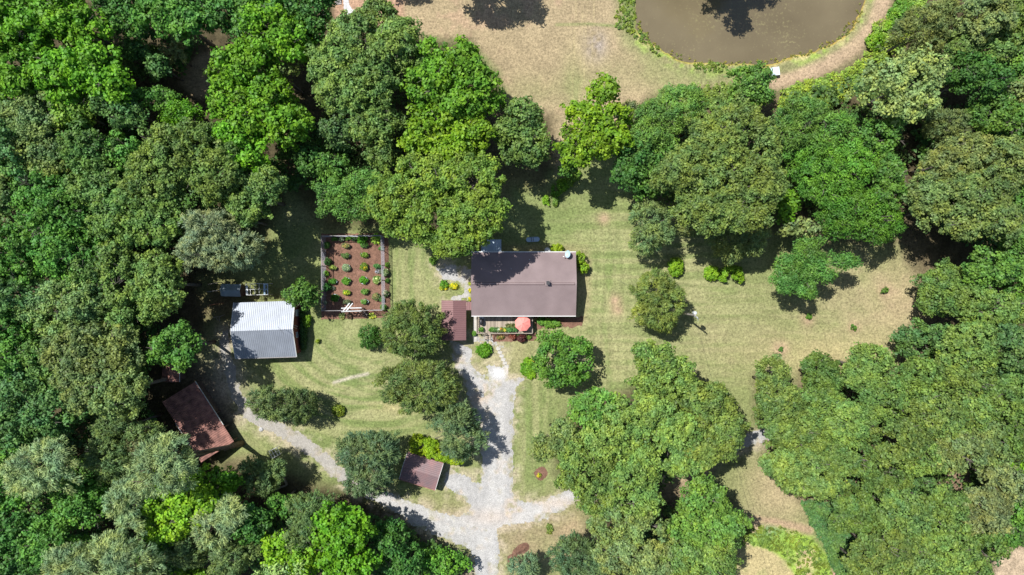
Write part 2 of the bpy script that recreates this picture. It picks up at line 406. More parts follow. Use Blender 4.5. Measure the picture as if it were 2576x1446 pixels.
    mixin(ss(-0.6, 0.6, path+0.8*(n3-0.5))*0.85, (0.43, 0.315, 0.215))
    wd = sd_poly(x, y, PW([(1568, -200), (1566, 45), (1548, 66), (1600, 80), (1612, 60), (1604, -200)]))
    mixin(ss(-.4, .5, wd)*(.4+.6*n3), 'lush'); mixin(ss(-.4, .5, wd)*ss(.5, .65, n3)*.6, 'tan')
    # bottom right: bright weeds round a dry round patch
    band = PW([(1880, 1312), (1905, 1311), (1950, 1320), (2000, 1335), (2044, 1354), (2086, 1402), (2100, 1500), (1840, 1500), (1850, 1375)])
    b1 = ss(-0.5, 0.5, sd_poly(x, y, band)+0.7*(n3-0.5)); mixin(b1, G['bright']*1.0)
    mixin(b1*blob(x, y, 1925, 1330, 45, 25), (.16, .27, .12)); mixin(b1*ss(.5, .68, n2)*.5, 'lush')
    mixin(b1*ss(.6, .72, fbm(x, y, 1.6, 31)), 'tan')
    mixin(b1*blob(x, y, 2032, 1412, 20, 32)*1.2*ss(.3, .5, n3), 'straw')
    disc = PW([(1820, 1420), (1852, 1376), (1890, 1371), (1926, 1378), (1952, 1391), (1976, 1410), (2002, 1450), (2000, 1520), (1800, 1520)])
    mixin(ss(-0.3, 0.4, sd_poly(x, y, disc)+0.5*(n3-0.5)), G['straw']*.95)
    mixin(ss(-.3, .4, sd_poly(x, y, disc))*ss(.5, .7, n2)*.4, 'lawn')
    mixin(ss(-.5, .4, sd_poly(x, y, PW([(2100, 1398), (2092, 1450), (2082, 1500), (2110, 1500), (2112, 1420)]))), (.40, .27, .2))
    mixin(ss(-.5, .4, sd_line(x, y, PW([(1870, 1306), (1940, 1312), (2000, 1325), (2035, 1332)]), 0.6)+.4*(n3-.5))*.7, 'pink')
    # bare bottom right corner, sapling rings
    corner = ss(-1, 1, sd_poly(x, y, PW([(2478, 1385), (2520, 1372), (2600, 1380), (2640, 1480), (2480, 1480), (2505, 1425)])))
    for px, py, r in ((2225, 732, 16), (2148, 824, 14), (1964, 878, 22), (2033, 806, 18), (1518, 550, 16), (1548, 754, 15), (1553, 778, 16)):
        mixin(blob(x, y, px, py, r)*.85*(.5+n3*.7), 'pink')
    mixin(sd_line(x, y, PW([(1520, 545), (1560, 520), (1500, 480)]), .2)*0, 'dry')
    # leaf litter under the woods
    f = np.zeros(x.shape)
    for P in FOREST: f = np.maximum(f, ss(-1.4, 1.6, sd_poly(x, y, PW(P))+1.4*(n2-0.5)))
    c = c*(1-f[..., None])+(G['litter']*(0.75+0.8*n3[..., None]))*f[..., None]
    op = PW([(452, 210), (470, 170), (500, 140), (540, 128), (560, 140), (545, 200), (540, 240), (495, 245)])
    mixin(ss(-.7, .5, sd_poly(x, y, op)), (.36, .27, .17))
    op = PW([(840, -60), (850, 40), (900, 60), (960, 75), (1010, 60), (1010, -60)])
    mixin(ss(-1, .5, sd_poly(x, y, op)+(n2-.5)), (.42, .27, .18))
    # under the bottom-right grove and the far clearing the litter is paler, still grassy
    mixin(f*blob(x, y, 1700, 1190, 110, 60)*.9, 'tan'); mixin(f*(blob(x, y, 2300, 1180, 220, 200))*.55, 'pink')
    fe = sd_poly(x, y, PW(FOREST[2])); mixin(f*ss(5.5, 1.0, fe)*(fe > -2)*.30, 'brown')
    mixin(f*blob(x, y, 760, 600, 90, 110)*1.3, (.17, .17, .065)); mixin(f*blob(x, y, 1300, 540, 70, 100)*1.3, (.25, .235, .10))
    mixin(blob(x, y, 560, 960, 60, 90)*.75, (.30, .25, .19)); mixin(f*blob(x, y, 420, 880, 40, 20), (.42, .27, .2))
    mixin(f*blob(x, y, 640, 1135, 60, 40), (.3, .24, .14))
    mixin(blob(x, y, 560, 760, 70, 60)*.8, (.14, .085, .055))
    # thin wash of stones and dust beside the drive
    dd = drive_d(x, y); mixin(ss(-2.2, 0.2, dd)*ss(.40, .62, .5*n3+.5*n2)*.75, (.46, .385, .29))
    # bare strip round the house walls and beds
    mixin(ss(-1.2, 0.1, sd_poly(x, y, PW([(1195, 625), (1475, 625), (1475, 800), (1195, 800)])))*.25*n2*2, 'pink')
    mixin(corner*(.6+.5*n3), (.50, .39, .27))
    c *= (0.80+0.40*n3)[..., None]
    return np.clip(c, 0, 1)

DRIVE = [(1150, 866), (1182, 880), (1184, 925), (1194, 938), (1215, 950), (1230, 962), (1228, 926), (1274, 926), (1278, 955), (1312, 955), (1302, 966), (1291, 972), (1288, 1020), (1286, 1100), (1287, 1180), (1288, 1240),
         (1296, 1255), (1315, 1266), (1345, 1265), (1379, 1256), (1410, 1243), (1440, 1230), (1520, 1190), (1560, 1210), (1500, 1240), (1452, 1254), (1413, 1283), (1351, 1311), (1300, 1318), (1262, 1318), (1246, 1330), (1252, 1368), (1250, 1400), (1247, 1470),
         (1196, 1470), (1196, 1400), (1178, 1378), (1142, 1361), (1098, 1342), (1055, 1326), (1020, 1304), (990, 1284), (950, 1262), (930, 1240), (960, 1236), (1020, 1262), (1090, 1290), (1150, 1303), (1176, 1292), (1186, 1270), (1170, 1252), (1142, 1236), (1118, 1222),
         (1122, 1196), (1136, 1184), (1168, 1200), (1196, 1218), (1208, 1222), (1214, 1180), (1213, 1120), (1205, 1070), (1190, 1030), (1175, 990), (1166, 950), (1146, 920), (1140, 890), (1134, 862)]
LANE = [(566, 840, 8), (566, 880, 14), (576, 930, 15), (592, 990, 14), (620, 1040, 15), (660, 1060, 15), (692, 1076, 16), (742, 1104, 17), (796, 1142, 17), (845, 1186, 17), (900, 1222, 18), (955, 1250, 17)]
PATCH = [(1096, 672), (1120, 668), (1165, 668), (1186, 680), (1186, 760), (1176, 752), (1140, 758), (1128, 752), (1168, 738), (1158, 712), (1110, 700)]
FRONT = [(1193, 842), (1200, 846), (1238, 846), (1262, 874), (1252, 878), (1236, 862), (1192, 860)]
def drive_d(x, y):
    a = sd_poly(x, y, PW(DRIVE))+.18
    L = [(*W(p[0], p[1]), p[2]/PM) for p in LANE]
    a = np.maximum(a, sd_line(x, y, L, 1))
    a = np.maximum(a, sd_poly(x, y, PW(PATCH))); a = np.maximum(a, sd_poly(x, y, PW(FRONT)))
    T = [(*W(px, py), .95) for px, py in ((1560, 1205), (1640, 1175), (1720, 1150), (1790, 1140), (1850, 1122), (1890, 1104), (1930, 1090), (1990, 1080))]
    return np.maximum(a, sd_line(x, y, T, 1))

def grid_obj(name, x0, x1, y0, y1, st, zf, colf, matl, holes=None):
    xs = np.arange(x0, x1+st/2, st); ys = np.arange(y0, y1+st/2, st)
    X, Y = np.meshgrid(xs, ys); nx, ny = len(xs), len(ys)
    V = np.stack([X.ravel(), Y.ravel(), zf(X, Y).ravel()], 1)
    C = colf(X, Y).reshape(-1, 3); C = np.concatenate([C, np.ones((len(C), 1))], 1)
    i = np.arange((nx-1)*(ny-1)); r = i//(nx-1); q = i % (nx-1); a = r*nx+q
    F = np.stack([a, a+1, a+nx+1, a+nx], 1)
    if holes is not None: F = F[holes(X, Y).ravel()[a]]
    return np_mesh(name, V, F, matl, {'Col': ('FLOAT_COLOR', 'POINT', C)}, smooth=True)
EX, EY = 84.0, 54.0
g = grid_obj('ground', -EX, EX, -EY, EY, 0.24, ground_z, ground_colour, M['ground']); prop(g, 'mown grass, dry meadow and leaf litter of the homestead', 'ground', kind='structure')
# the land beyond, to the horizon (a frame butted on the near sheet)
mb = MB(); R = 1500.0
mb.add([(-R, -R, -.02), (R, -R, -.02), (R, -EY, -.02), (-R, -EY, -.02)], [(0, 1, 2, 3)])
mb.add([(-R, EY, -.02), (R, EY, -.02), (R, R, -.02), (-R, R, -.02)], [(0, 1, 2, 3)])
mb.add([(-R, -EY, -.02), (-EX, -EY, -.02), (-EX, EY, -.02), (-R, EY, -.02)], [(0, 1, 2, 3)])
mb.add([(EX, -EY, -.02), (R, -EY, -.02), (R, EY, -.02), (EX, EY, -.02)], [(0, 1, 2, 3)])
M['far'] = mat('far_land', (.07, .09, .035), .95, var=.4, scale=.02)
o = mb.build('far_ground', M['far']); prop(o, 'wooded land reaching to the horizon', 'ground', kind='structure')

# pond water
M['water'] = mat('pond_water', (0.150, 0.120, 0.070), 0.12, 0, 0.5, var=0.12, scale=0.12, c2=(.165, .135, .08))
def add_scum(m):
    n, l = m.node_tree.nodes, m.node_tree.links; p = n['Principled BSDF']; src = p.inputs['Base Color'].links[0].from_socket
    tc = n.new('ShaderNodeTexCoord'); q = n.new('ShaderNodeTexNoise'); q.inputs['Scale'].default_value = 2.6; q.inputs['Detail'].default_value = 5; q.inputs['Roughness'].default_value = .7
    l.new(tc.outputs['Object'], q.inputs['Vector'])
    q2 = n.new('ShaderNodeTexNoise'); q2.inputs['Scale'].default_value = .14; l.new(tc.outputs['Object'], q2.inputs['Vector'])
    ad = n.new('ShaderNodeMath'); ad.operation = 'MULTIPLY_ADD'; ad.inputs[1].default_value = .35; l.new(q2.outputs['Fac'], ad.inputs[0]); l.new(q.outputs['Fac'], ad.inputs[2])
    mr = n.new('ShaderNodeMapRange'); mr.inputs['From Min'].default_value = .76; mr.inputs['From Max'].default_value = .90; mr.inputs['To Max'].default_value = .6; l.new(ad.outputs[0], mr.inputs['Value'])
    mx = n.new('ShaderNodeMix'); mx.data_type = 'RGBA'; l.new(mr.outputs[0], mx.inputs['Factor']); l.new(src, mx.inputs[6]); mx.inputs[7].default_value = (.30, .27, .13, 1)
    l.new(mx.outputs[2], p.inputs['Base Color'])
    b = n.new('ShaderNodeBump'); b.inputs['Distance'].default_value = .015; l.new(q.outputs['Fac'], b.inputs['Height']); l.new(b.outputs[0], p.inputs['Normal'])
add_scum(M['water'])
pw = np.array(PONDW); cen = pw.mean(0); pp = cen+(pw-cen)*1.06
mb = MB(); mb.add([(x, y, -0.10) for x, y in pp], [tuple(range(len(pp)))])
o = mb.build('pond_water', M['water']); prop(o, 'brown still water of the pond', 'water', kind='structure')

# gravel, mulch and slabs: thin sheets with frayed edges
def sheet(name, dfun, bb, z, matl, colf, st=0.15, fray=0.5, fs=0.7, seed=50, label='', cat='', kind='structure'):
    (x0, y1), (x1, y0) = W(bb[0], bb[1]), W(bb[2], bb[3])
    def hole(X, Y):
        return (dfun(X, Y)+fray*(fbm(X, Y, fs, seed, 3)-0.52)*2 > 0)
    o = grid_obj(name, x0, x1, y0, y1, st, lambda X, Y: np.full(X.shape, z), colf, matl, hole)
    return prop(o, label, cat, kind=kind)
def gravel_col(x, y):
    n1 = fbm(x, y, 3.5, 41)[..., None]; n2 = fbm(x, y, .5, 42)[..., None]; n3 = fbm(x, y, 1.4, 43)[..., None]
    c = np.array((.42, .412, .40))*(0.80+.34*n1)*(0.9+.2*n2)
    p = ss(.55, .75, n3)*.6; c = c*(1-p)+np.array((.54, .44, .35))*p
    d = drive_d(x, y)[..., None]
    t = ss(.52, .68, n2*.45+n3*.45+.12*ss(1.0, 0, d))*.75
    c = c*(1-t)+np.array((.27, .26, .14))*t
    tn = ss(W(1000, 0)[0], W(820, 0)[0], x)[..., None]*.55; c = c*(1-tn)+np.array((.33, .30, .25))*tn
    # wheel tracks worn pale
    trk = np.zeros(x.shape)
    for P in ([(1248, 1470), (1232, 1340), (1262, 1240), (1258, 1000)], [(1212, 1470), (1210, 1340), (1240, 1240), (1236, 1010)], [(1430, 1245), (1340, 1290), (1250, 1330), (1210, 1380)], [(960, 1253), (1060, 1305), (1160, 1338), (1240, 1350)], [(980, 1240), (1080, 1290), (1180, 1320), (1240, 1310)]):
        trk = np.maximum(trk, ss(-.5, .35, sd_line(x, y, PW(P), .45)))
    t = trk[..., None]*.55; c = c*(1-t)+np.array((.49, .48, .46))*t
    pk = (blob(x, y, 1290, 935, 22, 18)+blob(x, y, 1200, 1005, 18, 16)+blob(x, y, 1235, 1300, 60, 22)*.5+blob(x, y, 1400, 1265, 40, 14)*.6)[..., None]
    c = c*(1-np.clip(pk, 0, 1)*.6)+np.array((.60, .45, .33))*np.clip(pk, 0, 1)*.6
    wh = np.clip(blob(x, y, 1255, 940, 22, 13)[..., None]*1.2, 0, 1)*.8; c = c*(1-wh)+np.array((.68, .68, .68))*wh
    return np.clip(c, 0, .85)
sheet('gravel_drive', drive_d, (490, 640, 2000, 1480), 0.008, M['gravel'], gravel_col, .14, .45, .6, 50, 'pale gravel drive, yard and lane', 'drive')
def mulch_col(x, y):
    n = fbm(x, y, .6, 61)[..., None]; n2 = fbm(x, y, 3, 62)[..., None]
    return np.clip(np.array((.215, .120, .085))*(.72+.5*n)*(.85+.3*n2), 0, 1)
def bed(name, poly, label, fray=.12, z=.016, scale=1.0):
    P = PW(poly); xs = [p[0] for p in poly]; ys = [p[1] for p in poly]
    return sheet(name, lambda X, Y: sd_poly(X, Y, P), (min(xs)-4, min(ys)-4, max(xs)+4, max(ys)+4), z, M['mulch'], lambda x, y: mulch_col(x, y)*scale, .1, fray, .4, 70, label, 'mulch bed')
bed('garden_bed', [(807, 588), (975, 588), (982, 772), (966, 800), (808, 804)], 'reddish brown mulch of the fenced garden')
bed('mulch_bed', [(1236, 838), (1350, 838), (1352, 858), (1240, 860)], 'mulch bed in front of the deck')
bed('mulch_bed', [(1345, 796), (1462, 796), (1468, 815), (1440, 826), (1400, 820), (1350, 830)], 'mulch bed along the south-east house wall', .5)
bed('mulch_ring', [(1360+16*math.cos(a)*1.05, 1192+17*math.sin(a)) for a in np.linspace(0, 6.28, 20)[:-1]], 'round mulch ring in the grass', .2, scale=.95)
def heap():
    poly = [(1257.8+a/11.89, 1324.9+b/11.89) for a, b in ((720, 490), (800, 495), (850, 560), (860, 640), (770, 800), (600, 820), (520, 880), (470, 960), (400, 1040), (240, 1110), (212, 1000), (225, 900), (350, 820), (400, 700), (560, 560))]
    P = PW(poly)
    def zf(X, Y): return np.clip(ss(0, 1.1, sd_poly(X, Y, P))*0.45*(.7+.6*fbm(X, Y, .5, 77)), 0, 1)+0.004
    (x0, y1), (x1, y0) = W(1268, 1360), W(1336, 1425)
    o = grid_obj('mulch_pile', x0, x1, y0, y1, .1, zf, lambda x, y: mulch_col(x, y)*.85, M['mulch'], lambda X, Y: sd_poly(X, Y, P) > -.05)
    prop(o, 'long heap of reddish brown mulch tipped on the grass by the drive', 'mulch pile')
heap()
# concrete pad and stepping slabs
def slab(name, px, py, sx, sy, rot, z0, z1, m, label, cat='paving', group=None, kind='structure'):
    x, y = W(px, py); mb = MB(); mb.box(-sx/2, sx/2, -sy/2, sy/2, z0, z1)
    o = mb.build(name, m, loc=(x, y, 0)); o.rotation_euler.z = rot
    return prop(o, label, cat, group, kind)
slab('walkway', 1195, 826, .50, 3.9, 0, .0, .05, M['concrete'], 'narrow concrete walk between carport and deck')
for i, (px, py, a) in enumerate([(1253.5, 877, .5), (1257.5, 886, .4), (1262, 895, .3), (1266, 904, .3), (1270, 913, .2), (1274, 921, .2)]):
    slab('path_slab', px, py, .62, .48, -a, 0, .03, M['concrete'], 'pale flat slab of the curved garden path', 'paving', 'stepping slabs of the front path')

# ------------------------------------------------------------------ foliage
# rc clump radius, s leaf-spray size, asp its width, n sprays per clump, k clump density, rough outline, spike pointing, dome flatness
SP = {
 'oak':   dict(rc=.56, s=.25, asp=.62, n=30, k=1.7, rough=.17, spike=.25, az=.75, cz=.7),
 'maple': dict(rc=.74, s=.31, asp=.75, n=34, k=1.45, rough=.22, spike=.10, az=.95, cz=.8),
 'cedar': dict(rc=.42, s=.30, asp=.26, n=22, k=1.5, rough=.10, spike=.85, az=1.15, cz=1.),
 'pine':  dict(rc=.60, s=.36, asp=.20, n=40, k=1.35, rough=.12, spike=.80, az=.55, cz=.6),
 'gum':   dict(rc=.62, s=.27, asp=.65, n=28, k=1.5, rough=.19, spike=.2, az=.95, cz=.8),
 'locust':dict(rc=.70, s=.24, asp=.45, n=42, k=1.6, rough=.18, spike=.5, az=.7, cz=.5),
 'pale':  dict(rc=.70, s=.32, asp=.60, n=22, k=1.2, rough=.17, spike=.2, az=.8, cz=.7),
 'shrub': dict(rc=.24, s=.16, asp=.6, n=16, k=1.5, rough=.10, spike=.3, az=.8, cz=.8),
}
def leafcards(P, Nrm, Dr, s, asp, rng):
    """rhombic leaf sprays; P centres, Nrm face normals, Dr preferred long axis"""
    t = Dr-Nrm*(Dr*Nrm).sum(1, keepdims=True); t /= (np.linalg.norm(t, axis=1, keepdims=True)+1e-6)
    b = np.cross(Nrm, t); L = (s*rng.uniform(.45, 1.0, (len(P), 1))**.8*1.55)*.58; Wd = L*asp
    V = np.stack([P-t*L, P+b*Wd+t*L*.1, P+t*L, P-b*Wd+t*L*.1], 1)
    return V.reshape(-1, 3)
def unit(v): return v/(np.linalg.norm(v, axis=1, keepdims=True)+1e-9)
def crown_arrays(lobes, sp, rng, dens=1.0):
    """lobes: (x, y, z, ax, ay, az) world ellipsoids -> leaf vertices, tints"""
    q = SP[sp]; VV = []; TT = []
    for li, (lx, ly, lz, ax, ay, az) in enumerate(lobes):
        rc = q['rc']*min(1.0, .35+.65*max(ax, ay)/2.2) if sp != 'shrub' else q['rc']*(.6+.4*min(2, max(ax, ay)))
        N = int(q['k']*dens*2*math.pi*ax*ay*1.35/(rc*rc)/1.6)+4
        d = unit(rng.normal(size=(int(N*1.9), 3))); d = d[d[:, 2] > -.42][:N]
        th = np.arctan2(d[:, 1], d[:, 0]); hz = 1-np.abs(d[:, 2])
        f1, f2, f3 = rng.uniform(0, 6.28, 3)
        out = 1+q['rough']*hz*(np.sin(3*th+f1)*.6+np.sin(5*th+f2)*.55+np.sin(9*th+f3)*.55+np.sin(14*th+f1*2)*.35)
        r = out*(1-np.abs(rng.normal(0, .06, len(d))))
        B = unit(rng.normal(size=(int(5+ax*ay*1.1), 3))+np.array((0, 0, .4))); w_ = (1.25/max(ax, 1.2))**2*.5
        if ax > 1.3: r = r*(.78+.32*np.exp(-(1-(d@B.T).max(1))/w_))
        r = r*(1+.10*np.clip(rng.normal(size=len(d)), 0, 1.6)*hz)
        nin = int(len(d)*.34); r[:nin] *= rng.uniform(.5, .88, nin)
        C = np.stack([lx+d[:, 0]*r*ax, ly+d[:, 1]*r*ay, lz+d[:, 2]*r*az*(1+.10*rng.normal(size=len(d)))], 1)
        keep = np.ones(len(C), bool)
        for lj, (mx, my, mz, bx, by, bz) in enumerate(lobes):
            if lj != li: keep &= ((C[:, 0]-mx)/bx)**2+((C[:, 1]-my)/by)**2+((C[:, 2]-mz)/bz)**2 > .55
        keep &= C[:, 2] > .12
        # real gaps in the crown
        keep &= ~((vn(C[:, 0], C[:, 1], 1.5, li+f1) < .16) & (C[:, 2] > lz-az))
        C = C[keep]; d = d[keep]
        cr = rc*rng.uniform(.6, 1.35, len(C)); ct = np.clip(.5*rng.rand(len(C))+.9*(vn(C[:, 0]+C[:, 2], C[:, 1], 1.7, 11+li)-.5)+.25, 0, 1)
        cnt = np.maximum(5, (q['n']*(cr/q['rc'])**1.6*(1 if sp != 'shrub' else 1.2)*(.9 if dens < 1 else 1)).astype(int))
        idx = np.repeat(np.arange(len(C)), cnt); m = len(idx)
        u = unit(rng.normal(size=(m, 3))+np.array((0, 0, .35))); rr = rng.uniform(.45, 1.0, (m, 1))
        P = C[idx]+u*rr*cr[idx, None]*np.array((1, 1, q['cz']))
        P[:, 2] = np.maximum(P[:, 2], .04)
        rad = d[idx]*np.array((1, 1, .6))
        Nn = unit(u*.95+np.array((0, 0, .45))+rng.normal(size=(m, 3))*.6+rad*.25)
        Dr = unit(u*q['spike']+rad*q['spike']+rng.normal(size=(m, 3))*(1-q['spike'])*.9+1e-3)
        VV.append(leafcards(P, Nn, Dr, q['s']*(1 if sp != 'shrub' else .8+.3*min(1.5, ax)), q['asp'], rng))
        TT.append(np.clip(.5*ct[idx]+.5*rng.rand(m), 0, 1))
    V = np.concatenate(VV); T = np.concatenate(TT)
    return V, T
def trunk_mesh(h, r, lobes, rng, lean=(0, 0), limbs=True):
    mb = MB(); top = h*.72
    pts = [(0, 0, -.1), (lean[0]*.2, lean[1]*.2, h*.2), (lean[0]*.6, lean[1]*.6, h*.45), (lean[0], lean[1], top)]
    mb.tube(pts, [r*1.35, r, r*.75, r*.35], 8)
    if limbs:
        for (x, y, z, ax, ay, az) in lobes:
            n = 7 if len(lobes) < 3 else 4
            for k in range(n):
                a = rng.uniform(0, 6.28); e = rng.uniform(.25, .92)
                q = (x+math.cos(a)*ax*e, y+math.sin(a)*ay*e, z+az*math.sqrt(1-e*e)*rng.uniform(.75, 1.0))
                s0 = rng.uniform(.3, .62); p0 = (lean[0]*s0, lean[1]*s0, h*s0)
                mid = ((p0[0]+q[0])*.5, (p0[1]+q[1])*.5, (p0[2]+q[2])*.5+.3)
                mb.tube([p0, mid, q], [r*.42, r*.26, r*.13], 5)
                for _ in range(2):
                    b_ = a+rng.uniform(-1.1, 1.1); f_ = rng.uniform(.55, .85); s_ = tuple(mid[i]+(q[i]-mid[i])*f_ for i in range(3))
                    mb.tube([s_, (s_[0]+math.cos(b_)*ax*.28, s_[1]+math.sin(b_)*ay*.28, s_[2]+az*.14)], [r*.15, r*.07], 4)
    return mb
SEED = [100]; LEAFC = (1.12, 1.36, 1.08); GROW = {}
def plant(name, sp, label, cat, color, H, lobes_px, group=None, dens=1.0, foot=None, zw=None, twig=True):
    """lobes_px: (px, py, rx[, ry[, dz]]) as seen from the survey height; the plant stands under their middle"""
    if group == SG: H = H+2
    SEED[0] += 1; rng = np.random.RandomState(SEED[0])
    if group == EW: H *= rng.uniform(.84, 1.16)
    q = SP[sp]
    L = []
    for lb in lobes_px:
        px, py, rx = lb[:3]; ry = lb[3] if len(lb) > 3 else rx; hh = H*(lb[4] if len(lb) > 4 else 1.0)
        zwid = hh*.68 if H > 2.5 else hh*.5
        gs = GROW.get(group, 1.0); rx, ry = rx*gs, ry*gs
        f = (CAMH-zwid)/K; x, y = W(px, py, zwid); ax, ay = rx*f, ry*f
        az = min(q['az']*(ax+ay)/2, hh*.46) if H > 2.5 else hh*.55
        rcm = q['rc']*.55*min(1, .35+.65*max(ax, ay)/2.2) if sp != 'shrub' else .10
        L.append([x, y, hh-az, max(.1, (ax-rcm)*1.06), max(.1, (ay-rcm)*1.06), az])
    wts = np.array([l[3]*l[4] for l in L]); A = np.array(L)
    bx, by = (A[:, 0]*wts).sum()/wts.sum(), (A[:, 1]*wts).sum()/wts.sum()
    if foot: bx, by = W(*foot)
    gz = ground_z(bx, by) if H > 0 else 0
    root = thing(name, label, cat, (bx, by, gz), 0, group)
    loc = [(a-bx, b-by, c-gz, d, e, f) for a, b, c, d, e, f in L]
    V, T = crown_arrays(loc, sp, rng, dens)
    F = np.arange(len(V)).reshape(-1, 4)
    o = np_mesh('crown' if H > 2.5 else 'foliage', V, F, M['leaf'], {'tint': ('FLOAT', 'FACE', T)}, root)
    jj = .19 if group in (EW, SG, LW) else .10; j = rng.uniform(-jj, jj, 3); o.color = (*[max(.005, c*cm*(1+j[i]*.28+j[2]*.75)) for i, (c, cm) in enumerate(zip(color, [v*u_ for v, u_ in zip(LEAFC, GROUPC.get(group, (1, 1, 1)))]))], 1)
    if H > 2.5:
        cx = sum(l[0]*w_ for l, w_ in zip(loc, wts))/wts.sum(); cy = sum(l[1]*w_ for l, w_ in zip(loc, wts))/wts.sum()
        r = .017*H*(.8 if sp in ('cedar', 'shrub') else 1)
        trunk_mesh(H, r, loc, rng, (cx, cy)).build('trunk', M['pinebark' if sp == 'pine' else 'bark'], root, True)
    elif twig:
        mb = MB()
        for k in range(4):
            l = loc[k % len(loc)]; a = rng.uniform(0, 6.28)
            mb.tube([(0, 0, -.03), (l[0]*.6+math.cos(a)*l[3]*.3, l[1]*.6+math.sin(a)*l[4]*.3, H*.55)], [.02+H*.008, .008], 5)
        mb.build('stem', M['bark'], root)
    return root
# leaf colours
OAK = (.100, .150, .045); OAK2 = (.122, .170, .050); OLV = (.138, .165, .068); YOL = (.140, .195, .036); MAP = (.095, .185, .012); MAP2 = (.140, .215, .014)
GRN = (.082, .160, .034); DGR = (.052, .115, .028); BGR = (.074, .128, .048); CED = (.105, .130, .058); CEG = (.165, .170, .115); PIN = (.200, .220, .135); LOC = (.085, .158, .038)
PAL = (.225, .265, .115); BRT = (.185, .290, .018); YEL = (.27, .27, .02)
def T(sp, colr, H, lobes, label, foot=None, group=None, dens=1.0):
    nm = {'oak': 'oak_tree', 'maple': 'maple_tree', 'cedar': 'cedar_tree', 'pine': 'pine_tree', 'gum': 'broadleaf_tree', 'locust': 'feathery_tree', 'pale': 'pale_tree', 'shrub': 'shrub'}[sp]
    return plant(nm, sp, label, 'tree', colr, H, lobes, group, dens, foot)
def S(colr, H, lobes, label, name='shrub', cat='shrub', group=None, dens=1.0):
    return plant(name, 'shrub', label, cat, colr, H, lobes, group, dens)
LW = 'trees of the west wood'; NW = 'trees north of the house'; EW = 'trees of the east wood'; SW_ = 'trees of the south-west wood'; YD = 'trees standing in the yard'; SG = 'oaks of the south grove'

GROW.update({LW: 1.17, SW_: 1.13, NW: 1.10, EW: 1.12, SG: 1.07}); GROUPC = {EW: (1.16, 1.15, 1.1), SG: (1.24, 1.2, 1.1), NW: (1.1, 1.12, 1.1), YD: (1.12, 1.15, 1.15), LW: (1.12, 1.24, 1.14), SW_: (1.14, 1.26, 1.14)}  # crown growth and leaf colour factors for each tree group
# --- north-west wood
T('maple', MAP, 15, [(55, 25, 78, 62), (110, 95, 50)], 'bright maple filling the top left corner of the picture', group=LW)
T('maple', MAP, 15, [(175, 50, 66, 60), (245, 85, 52, 42)], 'yellow-green maple on the top edge beside the corner maple', group=LW)
T('gum', DGR, 13, [(308, 18, 58, 45), (350, 60, 40)], 'dark green tree on the top edge left of the dark hollow', group=LW)
T('maple', GRN, 15, [(430, 35, 62, 50), (490, 70, 42)], 'deep green maple on the top edge above the small dirt clearing', group=LW)
T('maple', MAP, 15, [(25, 150, 80, 72), (75, 205, 50)], 'bright maple at the left edge below the corner maple', group=LW)
T('maple', MAP, 15, [(170, 200, 62, 58), (255, 185, 68, 55), (312, 228, 42, 38)], 'wide yellow-green maple left of the small dirt clearing', group=LW)
T('gum', BGR, 9, [(355, 130, 32, 26), (410, 175, 26)], 'small blue-green tree in the dark hollow above the wide maple', group=LW)
T('pale', (.20, .22, .12), 7, [(442, 138, 31, 28)], 'small thin pale olive tree on the edge of the dirt clearing', group=LW, dens=.8)
T('gum', DGR, 8, [(412, 172, 22, 24)], 'little dark green tree just below left of the thin pale tree', group=LW)
T('cedar', OLV, 6, [(345, 158, 26, 28)], 'little olive cedar at the left end of the dark hollow', group=LW)
T('gum', GRN, 11, [(420, 262, 44, 28), (385, 262, 28)], 'round green tree touching the lower tip of the dirt clearing', group=LW)
T('locust', MAP, 12, [(476, 302, 42, 36)], 'fine yellow-green tree beside the bare dead branches', group=LW)
T('gum', BGR, 13, [(310, 262, 50, 36), (340, 300, 40, 30)], 'blue-green tree under the wide maple', group=LW)
T('oak', OLV, 14, [(110, 300, 58, 50)], 'greyish olive oak below the left edge maple', group=LW)
T('maple', YOL, 13, [(205, 290, 48, 42)], 'yellowish maple between greyish oak and dead branches', group=LW)
T('gum', BGR, 15, [(28, 385, 74, 78)], 'tall blue-green tree at the left edge, level with the dead branches', group=LW)
T('oak', OLV, 14, [(135, 385, 72, 66)], 'olive oak right of the tall blue-green edge tree', group=LW)
T('oak', OAK, 14, [(235, 385, 62, 60)], 'green oak left below the dead branches', group=LW)
T('gum', GRN, 12, [(335, 395, 40, 44)], 'narrow green tree directly below the dead branches', group=LW)
T('oak', OAK2, 16, [(480, 395, 92, 72), (415, 450, 68, 58), (560, 440, 62, 62)], 'very large olive oak right below the dead branches', group=LW)
T('maple', MAP, 14, [(612, 360, 55, 48), (640, 410, 40)], 'bright maple left of the black gap in the wood', group=LW)
T('oak', OAK, 14, [(265, 475, 60, 55)], 'dark olive oak left of the very large oak', group=LW)
T('gum', GRN, 14, [(120, 480, 66, 56)], 'green tree below the olive oak of the left edge', group=LW)
T('oak', OLV, 14, [(18, 500, 48, 50)], 'grey-olive oak cut by the left edge, just above picture middle', group=LW)
T('gum', GRN, 15, [(170, 555, 85, 78)], 'broad green tree two crowns in from the left edge', group=LW)
T('oak', OAK2, 15, [(345, 540, 82, 72), (430, 555, 55, 62)], 'olive oak left of the grey feathery tree', group=LW)
T('oak', OAK, 14, [(640, 500, 66, 62), (690, 470, 40)], 'oak on the wood edge above the grey feathery tree', group=LW)
T('cedar', CEG, 15, [(545, 578, 70, 54), (598, 632, 66, 50), (520, 625, 50, 44)], 'large grey-green feathery cedar above the silver coop roof', group=LW)
T('cedar', CEG, 11, [(620, 552, 32, 30)], 'small grey cedar with bare twigs on the shoulder of the large one', group=LW, dens=.6)
T('gum', GRN, 15, [(55, 640, 72, 70)], 'green tree at the left edge at half height', group=LW)
